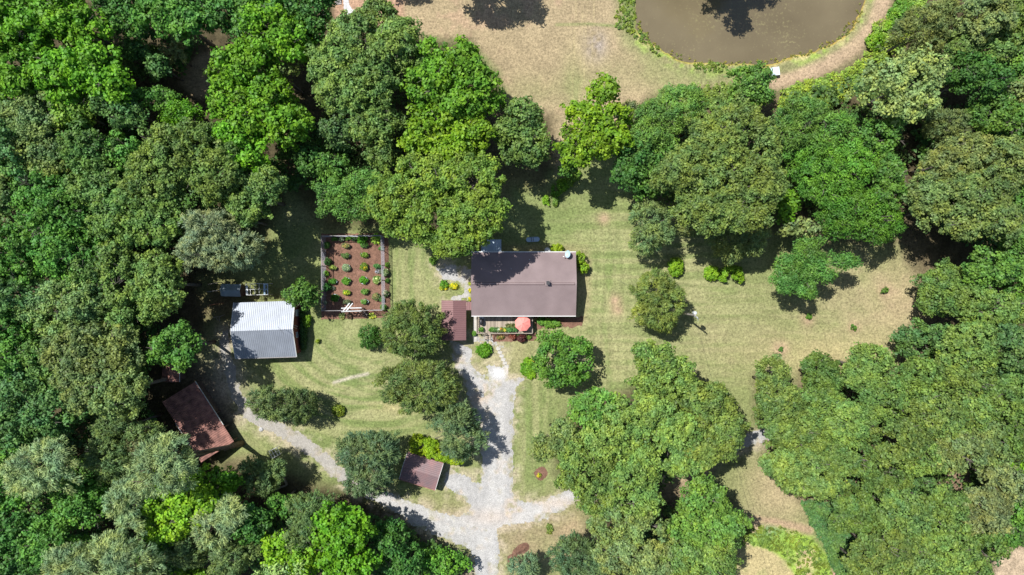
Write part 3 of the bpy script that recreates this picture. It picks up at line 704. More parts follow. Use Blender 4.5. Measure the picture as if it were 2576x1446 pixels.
T('gum', GRN, 15, [(185, 640, 68, 64)], 'green tree right of the half-height edge tree', group=LW)
T('gum', BGR, 15, [(45, 745, 72, 62)], 'blue-green tree at the left edge, level with the silver garage roof', group=LW)
T('oak', OAK, 14, [(250, 690, 58, 56)], 'oak left of the brushy gap beside the grey cedar', group=LW)
T('oak', OAK2, 14, [(315, 660, 46, 52), (335, 730, 42)], 'narrow olive oak with a dark gap on its right', group=LW)
T('oak', OAK2, 14, [(418, 685, 48, 48), (425, 755, 44, 40)], 'olive oak nearest the fence rails left of the coop', group=LW)
T('oak', OLV, 15, [(175, 770, 78, 66), (240, 760, 50)], 'olive oak second from the edge, level with the garage ridge', group=LW)
T('oak', OAK, 13, [(335, 795, 52, 42)], 'dark oak over the shade left of the garage', group=LW)
T('gum', GRN, 14, [(40, 815, 60, 42)], 'green tree at the edge above the long black gap', group=LW)
T('gum', GRN, 15, [(55, 905, 78, 58)], 'green tree at the edge below the long black gap', group=LW)
T('oak', OAK, 14, [(135, 905, 56, 48)], 'oak between the lower edge tree and the big pale oak', group=LW)
T('oak', OLV, 16, [(235, 890, 78, 76), (310, 905, 58, 68), (245, 965, 60, 50)], 'big pale olive oak left of the small shed roof', group=LW)
T('gum', GRN, 14, [(455, 870, 56, 46), (490, 895, 26, 22)], 'dark green tree overhanging the small shed roof', group=LW)
# --- south-west wood
T('gum', BGR, 15, [(70, 995, 80, 62), (160, 1030, 66, 60), (60, 1060, 50)], 'wide blue-green tree at the left edge, level with the rusty barn', group=SW_)
T('oak', OLV, 16, [(320, 985, 62, 52), (365, 950, 40, 34)], 'pale olive oak touching the rusty barn roof from the left', group=SW_)
T('cedar', CED, 12, [(300, 1062, 50, 32), (380, 1080, 40, 26)], 'olive cedar below left of the rusty barn roof', group=SW_)
T('gum', GRN, 12, [(25, 1125, 50, 42), (105, 1098, 40, 30)], 'dark green tree at the edge above the lone grey pine', group=SW_)
T('pine', PIN, 17, [(135, 1165, 75, 58), (185, 1130, 48, 42)], 'grey-green pine nearest the left edge, its limbs showing', group=SW_)
T('cedar', CED, 13, [(300, 1140, 66, 58)], 'dark olive cedar between the two grey pines', group=SW_)
T('oak', (.13, .12, .07), 11, [(368, 1135, 34, 52)], 'thin brownish tree just left of the tall pine at the barn', group=SW_, dens=.7)
T('pine', PIN, 20, [(455, 1150, 72, 70), (488, 1108, 36, 36)], 'tall grey pine leaning over the rusty barn roof', foot=(608.5, 1114.6), group=SW_)
T('pine', PIN, 15, [(350, 1235, 42, 50), (365, 1300, 30, 26)], 'narrow grey pine left of the bright yellow maple', group=SW_)
T('maple', MAP2, 13, [(425, 1245, 56, 50), (495, 1250, 58, 58), (440, 1310, 52, 40)], 'bright yellow maple below the tall pine', group=SW_)
T('maple', MAP, 10, [(575, 1198, 36, 32)], 'small deep yellow-green maple below the barn corner', group=SW_)
T('gum', GRN, 13, [(225, 1255, 72, 60)], 'green tree below the lone grey pine', group=SW_)
T('gum', GRN, 13, [(35, 1225, 62, 50)], 'green tree cut by the left edge, lower sixth of the picture', group=SW_)
T('gum', DGR, 13, [(45, 1320, 66, 50)], 'dark tree cut by the left edge near the bottom corner', group=SW_)
T('gum', GRN, 14, [(145, 1345, 66, 60)], 'green tree second from the bottom left corner', group=SW_)
T('gum', DGR, 13, [(50, 1420, 70, 42)], 'dark tree filling the bottom left corner', group=SW_)
T('pine', PIN, 18, [(240, 1395, 76, 56), (340, 1385, 80, 66), (290, 1430, 66, 40)], 'biggest grey pine, on the bottom edge', group=SW_)
T('pine', PIN, 13, [(560, 1305, 46, 50), (600, 1270, 34)], 'grey pine right of the bright yellow maple', group=SW_)
T('cedar', CED, 12, [(480, 1375, 46, 46)], 'olive cedar between biggest pine and bright patch', group=SW_)
T('cedar', CED, 12, [(590, 1390, 58, 46)], 'olive cedar on the bottom edge left of the bright maple mass', group=SW_)
T('maple', MAP2, 11, [(500, 1440, 48, 26)], 'bright yellow maple top just showing on the bottom edge', group=SW_)
T('gum', DGR, 11, [(640, 1305, 44, 46), (440, 1350, 30)], 'dark green tree beside the shaded bench', group=SW_)
T('cedar', CED, 8, [(655, 1205, 48, 40), (690, 1185, 32, 26), (640, 1165, 26, 18)], 'low spreading cedar around the white metal frame', group=SW_)
T('gum', GRN, 8, [(712, 1262, 34, 26)], 'small green tree right of the faded green bench', group=SW_)
T('cedar', CED, 12, [(795, 1285, 54, 50), (755, 1340, 44, 50)], 'grey-olive cedar at the head of the bright maple mass', group=SW_)
T('maple', MAP, 13, [(865, 1340, 62, 62), (880, 1410, 66, 50), (845, 1290, 36, 30), (905, 1300, 30)], 'large bright maple on the bottom edge left of the drive', group=SW_)
T('maple', MAP2, 12, [(770, 1395, 44, 42), (712, 1370, 34, 40)], 'yellow-green maple left of the large bright one', group=SW_)
T('pale', PAL, 13, [(725, 1425, 56, 38)], 'pale cream-green tree on the bottom edge', group=SW_)
T('gum', DGR, 9, [(985, 1350, 44, 44), (1010, 1410, 50, 40)], 'dark shaded tree right of the large bright maple', group=SW_)
T('gum', (.11, .21, .03), 5, [(1120, 1420, 52, 34), (1075, 1405, 26)], 'low bright bushy tree left of the drive at the bottom edge', group=SW_)
T('gum', DGR, 13, [(530, 22, 52, 34), (590, 40, 52, 42), (560, 70, 40, 26)], 'shaded dark tree on the top edge right of the deep green maple', group=LW)
T('gum', DGR, 13, [(800, 62, 34, 44), (815, 15, 34, 36)], 'dark tree on the left rim of the gravel gully', group=LW)
T('gum', DGR, 12, [(635, 85, 40, 42), (632, 40, 40, 36)], 'shaded dark tree behind the bright maple beside the gravel gully', group=LW)
# --- trees north of the house
T('maple', GRN, 14, [(665, 30, 56, 46), (735, 25, 56, 40)], 'dark maple on the top edge left of the gravel gully', group=NW)
T('maple', MAP, 15, [(718, 108, 76, 58), (690, 60, 50, 36)], 'bright maple left of the gravel gully', group=NW)
T('maple', MAP, 14, [(603, 192, 56, 60), (598, 262, 55, 48), (655, 165, 52, 44)], 'bright maple on the right side of the dirt clearing', group=NW)
T('maple', MAP, 14, [(690, 265, 66, 58), (735, 325, 56, 46), (650, 315, 50, 42)], 'bright maple above the black gap', group=NW)
T('pale', (.19, .23, .08), 11, [(718, 195, 42, 34)], 'thin yellowish tree with twigs between two bright maples', group=NW, dens=.7)
T('oak', OAK2, 15, [(905, 120, 70, 62), (1000, 130, 62, 60), (845, 180, 56, 46), (930, 205, 78, 62), (872, 245, 62, 48)], 'huge olive oak at the edge of the upper meadow', group=NW)
T('oak', OAK2, 13, [(945, 315, 62, 58)], 'olive oak below the huge one', group=NW)
T('gum', BGR, 12, [(858, 338, 44, 34)], 'small blue-green tree under the huge oak', group=NW)
T('oak', OAK2, 9, [(955, 45, 36, 40), (995, 80, 30, 24)], 'small olive oak poking into the upper meadow above the huge oak', group=NW)
T('maple', (.098, .185, .016), 15, [(1140, 175, 84, 64), (1190, 230, 66, 60), (1090, 225, 66, 58), (1160, 275, 60, 36)], 'round saturated green maple beside the upper meadow', group=NW)
T('maple', MAP2, 14, [(1080, 350, 60, 52), (1170, 350, 68, 56), (1130, 300, 50, 32), (1150, 400, 66, 38)], 'bright yellow-green maple north of the house oak', group=NW)
T('gum', GRN, 9, [(838, 425, 40, 38)], 'small round green tree in the black gap', group=NW)
T('gum', DGR, 9, [(785, 400, 40, 40)], 'dark little tree left of the small round one', group=NW)
T('oak', OAK, 11, [(965, 400, 36, 30)], 'small shaded oak between the gap and the bright maple', group=NW)
T('locust', LOC, 11, [(930, 468, 62, 36), (860, 500, 58, 46), (905, 530, 52, 30)], 'feathery blue-green tree above the fenced garden', group=NW)
T('oak', YOL, 16, [(1000, 510, 72, 62), (1090, 455, 82, 58), (1195, 460, 66, 62), (1080, 560, 78, 52), (1175, 565, 66, 56), (1150, 615, 62, 34), (1212, 528, 58, 62)], 'great yellow-green oak shading the house roof corner', group=NW)
T('gum', OAK, 12, [(1318, 300, 46, 42), (1320, 370, 60, 52), (1275, 340, 32)], 'olive tree left of the vivid yellow-green maple', group=NW)
T('maple', MAP2, 13, [(1512, 242, 40, 34), (1462, 300, 46, 36), (1530, 310, 48, 40), (1475, 370, 66, 40), (1540, 355, 38, 30), (1440, 405, 34, 26)], 'vivid yellow-green maple standing out into the meadow', group=NW)
T('gum', DGR, 11, [(1590, 400, 50, 50), (1570, 450, 34, 30)], 'dark green tree tucked right of the vivid maple', group=NW)
T('gum', GRN, 6, [(1425, 425, 24, 20)], 'small bushy tree in the shade below the vivid maple', group=NW)
T('gum', GRN, 7, [(760, 742, 40, 34)], 'small green tree between silver garage and fenced garden', group=NW)
# --- north-east wood
T('cedar', (.14, .155, .08), 7, [(1580, 290, 30, 26)], 'small grey shrubby cedar right of the vivid maple', group=EW)
T('locust', LOC, 11, [(1660, 310, 62, 52), (1715, 265, 52, 38), (1620, 350, 46, 38)], 'feathery green tree at the meadow corner', group=EW)
T('oak', OAK2, 13, [(1850, 330, 70, 56), (1790, 375, 72, 58), (1895, 380, 50, 58)], 'olive oak, upper crown of the group above the yard', group=EW)
T('oak', OAK2, 14, [(1715, 440, 72, 62), (1800, 470, 82, 70), (1890, 470, 58, 58), (1760, 535, 72, 48), (1850, 545, 66, 38)], 'wide olive oak, lower crown of the group above the yard', group=EW)
T('gum', GRN, 11, [(1635, 445, 52, 58), (1650, 395, 44, 32)], 'green tree on the left flank of the olive oak group', group=EW)
T('gum', GRN, 9, [(1890, 200, 46, 32), (1885, 240, 52, 34)], 'bushy tree beside the pale blue table on the bank', group=EW)
T('cedar', (.135, .145, .06), 12, [(2310, 85, 72, 56), (2340, 45, 40, 28)], 'olive-brown cedar near the top right path bend', group=EW)
T('pale', PAL, 13, [(2230, 220, 78, 68), (2290, 200, 56, 52), (2250, 275, 72, 38)], 'pale cream-green tree beside the pond path', group=EW)
T('oak', OLV, 14, [(2440, 55, 60, 58)], 'olive oak on the top edge right of the olive-brown cedar', group=EW)
T('oak', OAK2, 14, [(2535, 55, 58, 60)], 'olive oak in the top right corner', group=EW)
T('oak', OAK, 13, [(2400, 125, 44, 40), (2470, 135, 48, 38)], 'oak below the top edge pair, right of the olive-brown cedar', group=EW)
T('gum', GRN, 13, [(2545, 150, 56, 52)], 'green tree at the right edge, second from the top', group=EW)
T('gum', DGR, 12, [(2405, 190, 46, 44), (2460, 210, 52, 50)], 'dark green tree right of the pale cream tree', group=EW)
T('oak', OLV, 12, [(2550, 240, 46, 44)], 'brownish oak at the right edge above the dark hollow', group=EW)
T('gum', GRN, 11, [(2490, 300, 56, 44), (2550, 320, 42)], 'green tree below the dark hollow at the right', group=EW)
T('cedar', CED, 11, [(2378, 322, 52, 46)], 'grey-olive cedar left of the dark hollow', group=EW)
T('locust', LOC, 12, [(2010, 300, 66, 46), (1975, 345, 52, 40)], 'feathery green tree below the vine bank', group=EW)
T('locust', GRN, 12, [(2085, 330, 60, 44), (2030, 370, 50, 30)], 'finer green tree right of the feathery one', group=EW)
T('gum', GRN, 12, [(2205, 350, 56, 44)], 'round green tree under the pale cream tree', group=EW)
T('locust', (.072, .150, .022), 13, [(2050, 425, 72, 54), (2125, 420, 72, 56), (2075, 480, 60, 46)], 'saturated green tree above the upper right yard', group=EW)
T('locust', (.072, .150, .022), 12, [(2130, 555, 66, 46), (2200, 560, 54, 50), (2165, 510, 62, 34)], 'saturated green tree on the upper right yard edge', group=EW)
T('gum', GRN, 12, [(2220, 440, 36, 46), (2215, 490, 42, 30)], 'green tree left of the heap of dead branches', group=EW)
T('maple', MAP, 9, [(1972, 520, 25, 40)], 'slim bright tree between olive oaks and saturated green tree', group=EW)
T('oak', (.140, .165, .062), 14, [(2345, 420, 52, 44), (2420, 400, 62, 54)], 'tan-tinged oak right above the heap of dead branches', group=EW)
T('oak', (.140, .165, .062), 14, [(2520, 415, 62, 58)], 'tan-tinged oak at the right edge, upper third', group=EW)
T('oak', (.140, .165, .062), 14, [(2325, 505, 66, 58), (2400, 560, 56, 44)], 'tan-tinged oak on the upper right yard edge', group=EW)
T('oak', (.135, .165, .062), 14, [(2445, 490, 70, 58), (2480, 560, 50, 44)], 'tan-tinged oak one crown in from the right yard edge', group=EW)
T('gum', GRN, 12, [(2560, 500, 38, 46), (2545, 600, 48, 50)], 'green tree at the right edge above the middle', group=EW)
# --- trees in and around the yard
T('cedar', (.145, .175, .075), 9, [(1638, 545, 54, 48), (1635, 590, 54, 46)], 'rounded olive cedar on the left end of the yard tree line', group=YD)
T('cedar', (.155, .175, .065), 8, [(1840, 612, 54, 46), (1895, 608, 50, 42)], 'spreading olive cedar behind the two right-hand bright shrubs', group=YD)
T('cedar', (.17, .18, .07), 5, [(1742, 572, 34, 24)], 'small olive cedar between two larger yard cedars', group=YD)
T('cedar', (.165, .185, .052), 8, [(1650, 730, 58, 50), (1655, 785, 60, 52), (1690, 760, 34, 40)], 'yellow-olive cedar left of the power pole', group=YD)
T('gum', (.085, .165, .028), 7.5, [(1400, 875, 52, 48), (1440, 890, 54, 52), (1425, 935, 56, 42), (1385, 920, 40, 36)], 'dense round green tree beside the deck and front bed', group=YD)
T('locust', (.088, .168, .036), 8.5, [(2030, 628, 52, 34), (1985, 680, 48, 44), (2050, 675, 56, 40), (2110, 658, 38, 20), (1965, 715, 26, 26), (2015, 728, 26, 24)], 'irregular blue-green tree standing alone in the upper right yard', group=YD, dens=1.4)
T('pale', (.165, .185, .08), 7, [(2010, 572, 52, 30)], 'pale olive tree behind the lone blue-green tree', group=YD)
T('cedar', (.12, .145, .045), 9, [(1035, 800, 68, 44), (1040, 855, 72, 50), (1000, 840, 44, 40)], 'dark olive cedar just left of the brown carport', group=YD)
T('cedar', (.120, .152, .048), 9, [(1010, 965, 62, 52), (1095, 975, 62, 56), (1060, 1005, 66, 40), (1060, 935, 66, 34)], 'broad olive cedar left of the gravel yard', group=YD)
T('cedar', (.11, .145, .075), 9, [(1148, 1060, 58, 50), (1155, 1110, 64, 48)], 'grey-green cedar right above the lower metal carport', group=YD)
T('cedar', (.095, .130, .072), 10, [(905, 1140, 56, 56), (960, 1130, 50, 50), (925, 1200, 72, 56)], 'large blue-grey cedar left of the lower metal carport', group=YD)
T('cedar', (.105, .135, .06), 6.5, [(682, 1014, 60, 50)], 'pale grey cedar beside the lane, left of a darker twin', group=YD)
T('cedar', (.07, .095, .038), 6.5, [(756, 1018, 40, 46)], 'dark cedar beside the lane, right of a paler twin', group=YD)
T('cedar', (.055, .12, .02), 3.2, [(928, 848, 27, 30)], 'small spiky dark green evergreen left of the carport cedar', group=YD)
S((.235, .30, .012), 2.9, [(1053, 1118, 21, 24), (1084, 1126, 20, 22), (1115, 1148, 22, 11), (1145, 1158, 20, 10)], 'yellow-green arching shrub hanging over the lower carport roof', name='shrub')
S((.16, .18, .02), .95, [(851, 1033, 15, 14)], 'small yellow-tipped bush alone on the west lawn')
S(BRT, 1.6, [(1700, 672, 18, 22)], 'bright yard shrub, leftmost of three', group='three bright yard shrubs')
S(BRT, 1.4, [(1789, 687, 18, 17)], 'bright yard shrub, middle and smallest of three', group='three bright yard shrubs')
S(BRT, 2.0, [(1840, 692, 30, 27)], 'bright yard shrub, largest of three', group='three bright yard shrubs')
S((.19, .27, .02), 2.2, [(1460, 650, 12, 16), (1468, 672, 12, 14)], 'bright shrub against the east house wall')
S((.27, .33, .02), 1.3, [(1400, 625, 15, 13)], 'yellow-green shrub behind the house beside the cooling unit')
S((.12, .22, .03), .8, [(1383, 813, 26, 9), (1362, 806, 12, 9)], 'low green hedge between deck and south-east house corner')
S((.10, .22, .012), .9, [(1218, 881, 17, 18)], 'grassy green clump in the front lawn island', name='grass_clump', cat='plant')
S((.14, .25, .02), .6, [(1323, 925, 14, 18), (1335, 940, 12, 14), (1330, 910, 12, 10)], 'patch of tall lilies left of the round tree', name='lily_patch', cat='plant')
S((.16, .27, .02), 1.3, [(772, 806, 9, 20)], 'bright shrub along the right wall of the silver garage')
S((.05, .10, .028), 1.2, [(763, 840, 9, 40), (762, 790, 8, 26)], 'dark ivy bed along the right wall of the silver garage', name='ivy_bed', cat='plant')
S((.20, .24, .02), .8, [(800, 858, 5, 6)], 'tiny yellow-green sapling on the lawn right of the silver garage', name='sapling', cat='sapling')
S((.12, .20, .03), .8, [(1089, 656, 10, 10)], 'small green bush at the shaded corner of the gravel patch')
S((.10, .18, .03), .9, [(2225, 730, 9, 9)], 'young sapling in a bare ring, upper right yard', name='sapling', cat='sapling', dens=.5)
S((.10, .18, .03), .8, [(2148, 823, 8, 8)], 'young sapling in a bare ring, middle of the right yard', name='sapling', cat='sapling', dens=.5)
S((.08, .15, .03), .6, [(1964, 878, 6, 6)], 'tiny sapling in a bare ring, left part of the right yard', name='sapling', cat='sapling')
S((.11, .20, .03), .6, [(2035, 796, 8, 7)], 'tiny sapling at the shadow tip of the lone blue-green tree', name='sapling', cat='sapling')
S((.17, .28, .02), .9, [(1372, 502, 8, 12), (1375, 515, 8, 10)], 'bright shrub at the lower end of the flower strip')
S((.13, .20, .04), .7, [(1392, 506, 14, 12)], 'dull green shrub beside the bright one on the flower strip')
S((.13, .24, .02), .9, [(1400, 480, 14, 14), (1415, 465, 14, 16), (1408, 495, 8, 8)], 'leafy plants in the middle of the flower strip')
S((.15, .22, .03), .8, [(1440, 445, 16, 12), (1430, 462, 12, 12), (1452, 435, 10, 8)], 'leafy plants at the upper end of the flower strip')
S((.17, .28, .02), 2.3, [(2202, 105, 18, 22)], 'bright shrub on the path bend, lower of two')
S((.17, .28, .02), 2.3, [(2241, 72, 18, 16)], 'bright shrub on the path bend, upper of two')
S((.14, .24, .03), 2.4, [(2270, 28, 32, 24), (2252, 45, 16, 14)], 'green shrubs on the top edge beside the pond path')
# --- south grove
T('oak', OAK2, 11, [(1640, 905, 50, 42), (1670, 950, 78, 58), (1610, 880, 28, 26)], 'topmost oak of the south grove', group=SG)
T('oak', OAK2, 12, [(1765, 1015, 70, 60), (1800, 1075, 58, 62), (1760, 1120, 60, 46)], 'right-hand oak of the south grove', group=SG)
T('gum', (.095, .185, .04), 11, [(1478, 1025, 50, 48), (1520, 1010, 40, 34)], 'greener oak on the upper left shoulder of the south grove', group=SG)
T('oak', OLV, 10, [(1385, 1110, 50, 36), (1415, 1075, 32, 28)], 'pale oak arm stretching left from the south grove', group=SG)
T('oak', OAK2, 12, [(1560, 1055, 70, 58), (1620, 1030, 58, 50), (1510, 1095, 56, 50)], 'central upper oak of the south grove', group=SG)
T('oak', OAK2, 12, [(1630, 1120, 80, 62), (1690, 1080, 60, 60), (1700, 1150, 48, 36)], 'central oak of the south grove above the shaded gap', group=SG)
T('oak', OAK2, 12, [(1475, 1180, 68, 60), (1440, 1140, 40, 40), (1510, 1240, 58, 46)], 'left lower oak of the south grove at the branch road end', group=SG)
T('oak', OAK2, 12, [(1575, 1190, 68, 60), (1600, 1245, 58, 40)], 'oak of the south grove left of the shaded gap', group=SG)
T('oak', OLV, 12, [(1540, 1300, 66, 50), (1610, 1310, 58, 52)], 'greyer oak below the middle of the south grove', group=SG)
T('gum', (.105, .19, .045), 12, [(1760, 1245, 62, 56), (1800, 1310, 66, 56), (1740, 1315, 60, 50)], 'fresh green oak at the lower right of the south grove', group=SG)
T('oak', OLV, 12, [(1560, 1385, 62, 50), (1630, 1395, 66, 50), (1600, 1440, 60, 30)], 'yellowish oak of the south grove on the bottom edge', group=SG)
T('oak', OAK2, 12, [(1720, 1390, 66, 50), (1790, 1380, 52, 48), (1750, 1440, 66, 30)], 'lower right oak of the south grove on the bottom edge', group=SG)
T('cedar', (.095, .135, .072), 10, [(1440, 1395, 62, 48), (1500, 1410, 50, 46), (1465, 1440, 58, 30)], 'dark green cedar on the bottom edge right of the mulch heap', group=YD)
T('cedar', (.13, .17, .11), 6, [(1325, 1428, 44, 34)], 'bluish cedar on the bottom edge below the mulch heap', group=YD)
# --- east and south-east wood
E = [('oak', OAK, 9, [(2375, 712, 56, 46), (2345, 752, 40, 40)], 'oak at the tip of the yard bay, below the big shadow'),
 ('gum', GRN, 13, [(2480, 680, 68, 48)], 'green oak right of the yard bay tip'), ('gum', GRN, 13, [(2555, 720, 50, 60)], 'green tree at the right edge at picture middle'),
 ('oak', OAK2, 13, [(2430, 765, 74, 50), (2500, 785, 50, 42)], 'olive oak one crown right of the yard bay'),
 ('gum', BGR, 8, [(2308, 858, 52, 42), (2350, 840, 36, 30)], 'bluish green tree on the right yard edge'),
 ('oak', OAK2, 13, [(2420, 860, 66, 54)], 'olive oak right of the bluish edge tree'), ('gum', BGR, 13, [(2545, 880, 56, 54), (2500, 845, 32)], 'bluish tree at the right edge below the middle'),
 ('oak', OAK2, 12, [(2290, 945, 60, 48)], 'olive oak below the bluish edge tree'), ('oak', OAK2, 13, [(2430, 945, 68, 52), (2365, 925, 42)], 'olive oak two crowns below the yard bay'),
 ('oak', OAK, 10, [(2055, 925, 50, 36), (2060, 965, 46, 34)], 'dark-topped oak jutting up into the right yard'), ('oak', OAK2, 10, [(2175, 905, 52, 40), (2150, 945, 48, 32)], 'pale-topped oak right of the dark-topped one'),
 ('oak', OAK2, 9, [(1930, 940, 40, 42), (1945, 990, 46, 34)], 'small oak at the upper left corner of the east wood'),
 ('oak', OAK2, 11, [(1960, 1025, 58, 50)], 'oak above the end of the pale track'), ('oak', OAK2, 11, [(2060, 1020, 62, 52)], 'oak second from the west edge, upper row of the east wood'),
 ('oak', OAK2, 12, [(2005, 1095, 66, 54), (1945, 1080, 32, 28)], 'oak over the end of the pale track'), ('oak', OAK2, 12, [(2120, 1060, 62, 54)], 'oak right of the track-end oaks'),
 ('oak', OAK2, 12, [(2025, 1185, 76, 54), (1950, 1160, 40, 40)], 'broad oak on the west edge of the east wood, low'), ('oak', OAK, 12, [(2120, 1145, 66, 48)], 'oak behind the broad west-edge oak'),
 ('oak', OAK, 12, [(2215, 1005, 62, 52)], 'oak below the pale-topped one'), ('oak', OAK2, 13, [(2240, 1100, 66, 52)], 'oak at the heart of the east wood, left'),
 ('oak', OAK2, 13, [(2330, 1040, 66, 54)], 'oak at the heart of the east wood, upper'), ('oak', OAK2, 13, [(2420, 1035, 60, 50)], 'oak at the heart of the east wood, upper right'),
 ('oak', OAK, 13, [(2520, 985, 62, 56)], 'darker oak near the right edge, upper part of the lower wood'), ('oak', OLV, 13, [(2470, 1105, 66, 54)], 'greyish oak near the right edge, lower'),
 ('oak', OAK, 13, [(2555, 1080, 50, 56)], 'oak cut by the right edge above the bright green patch'), ('oak', OLV, 13, [(2385, 1125, 62, 52)], 'tan-tinged oak at the heart of the east wood, right'),
 ('oak', OAK2, 13, [(2305, 1140, 56, 42)], 'oak above the blue-green undergrowth'), ('oak', OAK, 12, [(2215, 1190, 62, 44)], 'oak right of the broad west-edge oak'),
 ('gum', BGR, 7, [(2300, 1210, 42, 30)], 'low blue-green tree in the gap of the east wood'), ('oak', OAK, 12, [(2150, 1285, 66, 48), (2110, 1255, 32, 20)], 'oak above the vine-covered slope'),
 ('oak', OAK, 13, [(2250, 1280, 62, 52)], 'oak right above the vine-covered slope'), ('oak', OAK2, 13, [(2355, 1270, 60, 50)], 'oak below the low blue-green tree'),
 ('oak', (.15, .165, .08), 13, [(2445, 1270, 66, 54)], 'greyish oak left of the bright green patch'), ('oak', (.15, .165, .08), 13, [(2500, 1200, 56, 46)], 'greyish oak just above left of the bright green patch'),
 ('maple', (.12, .23, .02), 10, [(2560, 1195, 36, 34)], 'bright green tree at the right edge, low'), ('gum', GRN, 12, [(2545, 1270, 48, 52)], 'green tree at the right edge above the bare corner'),
 ('oak', OAK2, 13, [(2165, 1375, 56, 48), (2215, 1350, 36)], 'oak right of the vine-covered slope near the bottom'), ('oak', OAK2, 13, [(2260, 1375, 62, 54)], 'oak near the bottom, second right of the vine slope'),
 ('oak', OAK2, 13, [(2355, 1365, 60, 54)], 'oak near the bottom, third right of the vine slope'), ('oak', OAK, 12, [(2445, 1355, 56, 46)], 'oak left of the bare bottom right corner'),
 ('oak', OAK2, 12, [(2200, 1435, 62, 28), (2150, 1430, 36, 26)], 'oak cut by the bottom edge, nearest the vine slope'), ('oak', OAK2, 12, [(2320, 1438, 62, 28)], 'oak cut by the bottom edge, second from the vine slope'),
 ('oak', OAK2, 11, [(2420, 1425, 50, 32)], 'oak cut by the bottom edge, nearest the bare corner'), ('gum', GRN, 9, [(2500, 1340, 42, 26)], 'small green tree on the rim of the bare corner')]
for a in E: T(a[0], a[1], a[2], a[3], a[4], group=EW)
# trees that stand outside the frame but throw their shadows in
T('oak', OAK2, 13, [(1180, -118, 100, 58)], 'oak beyond the top edge that shades the meadow', group=NW)
T('oak', OAK2, 13, [(935, -170, 50, 42)], 'oak beyond the top edge above the small olive oak', group=NW)
T('oak', MAP, 13, [(1822, -160, 100, 70), (1832, -40, 30, 34, .7)], 'tree beyond the top edge that shades the pond', group=NW)

# ------------------------------------------------------------------ ground cover and far wood as stuff
def cover(name, polys, z0, z1, colr, label, rcn=.45, dens=1.0, sp='shrub', cat='ground cover', seed=900, s=None, ragged=.8):
    rng = np.random.RandomState(seed); C = []
    for P in polys:
        Pw = PW(P); xs = [p[0] for p in Pw]; ys = [p[1] for p in Pw]
        A = (max(xs)-min(xs))*(max(ys)-min(ys)); n = int(A*dens*1.6/(rcn*rcn))
        x = rng.uniform(min(xs), max(xs), n); y = rng.uniform(min(ys), max(ys), n)
        ok = sd_poly(x, y, Pw)+ragged*(vn(x, y, 1.4, 3)-.5) > 0; x, y = x[ok], y[ok]
        z = ground_z(x, y)+z0+(z1-z0)*fbm(x, y, 2.4, seed % 13, 3)**1.2*1.4; C.append(np.stack([x, y, z], 1))
    C = np.concatenate(C); m = 12; idx = np.repeat(np.arange(len(C)), m); ct = rng.rand(len(C))
    u = unit(rng.normal(size=(len(idx), 3))+np.array((0, 0, .5))); P = C[idx]+u*rng.uniform(.3, 1, (len(idx), 1))*rcn*np.array((1, 1, .6)); P[:, 2] = np.maximum(P[:, 2], .03)
    Nn = unit(u*.5+np.array((0, 0, .8))+rng.normal(size=u.shape)*.5)
    V = leafcards(P, Nn, unit(rng.normal(size=u.shape)), s or .24, .7, rng)
    o = np_mesh(name, V, np.arange(len(V)).reshape(-1, 4), M['leaf'], {'tint': ('FLOAT', 'FACE', .5*ct[idx]+.5*rng.rand(len(idx)))})
    o.color = (*colr, 1); return prop(o, label, cat, kind='stuff')
cover('vine_cover', [[(1960, 226), (2044, 203), (2128, 172), (2180, 130), (2195, 60), (2238, 40), (2262, -40), (2330, 0), (2280, 110), (2200, 180), (2110, 260), (2040, 300), (1955, 300)]], .1, 1.5, (.24, .37, .05), 'bright yellow-green vines along the pond path', cat='vines')
cover('vine_cover', [[(1640, 245), (1680, 222), (1760, 216), (1850, 218), (1850, 260), (1880, 300), (1780, 340), (1680, 330), (1590, 340), (1575, 305)]], .1, 1.1, (.17, .28, .06), 'green creeper edging the upper meadow', cat='vines', seed=901)
cover('vine_cover', [[(2006, 1256), (2050, 1250), (2100, 1275), (2150, 1310), (2160, 1380), (2150, 1450), (2105, 1450), (2086, 1402), (2050, 1340), (2030, 1300)]], .1, .9, (.095, .205, .055), 'blue-green vine carpet on the slope beside the bright weeds', rcn=.4, dens=2.0, cat='vines', seed=902, s=.22)
cover('undergrowth', [[(0, 230), (420, 60), (540, 110), (480, 180), (330, 260), (420, 330), (500, 330), (520, 500), (700, 430), (700, 330), (840, 330), (900, 400), (830, 470), (690, 500), (640, 600), (300, 700), (0, 700)], [(2270, 330), (2576, 200), (2576, 700), (2300, 560)], [(0, 780), (420, 760), (430, 860), (380, 1000), (500, 1180), (700, 1260), (900, 1260), (1080, 1330), (1180, 1446), (0, 1446)]], 1.0, 4.5, (.07, .17, .035), 'dark low undergrowth in the gaps of the woods', rcn=.85, dens=1.0, cat='undergrowth', seed=903, s=.36)
cover('undergrowth', [[(1980, 960), (2250, 960), (2330, 900), (2576, 900), (2576, 1350), (2480, 1370), (2400, 1440), (2160, 1440), (2130, 1290), (2020, 1230), (1940, 1100)], [(1440, 1060), (1560, 1010), (1640, 920), (1790, 1040), (1800, 1100), (1690, 1150), (1640, 1230), (1700, 1290), (1790, 1340), (1740, 1440), (1560, 1440), (1520, 1280), (1440, 1180)], [(1640, 330), (1850, 330), (1990, 330), (2250, 330), (2240, 560), (2000, 540), (1780, 560), (1620, 480)], [(1960, 250), (2110, 215), (2200, 170), (2330, 150), (2360, 330), (2100, 330), (1960, 330)], [(860, 110), (1060, 130), (1200, 180), (1230, 300), (1180, 420), (1000, 520), (850, 500), (830, 300)]], 1.0, 4.5, (.085, .165, .04), 'green understorey filling the gaps of the groves', rcn=.85, dens=.8, cat='undergrowth', seed=905, s=.34)  # understorey sprays in one green of their own, tinted at random
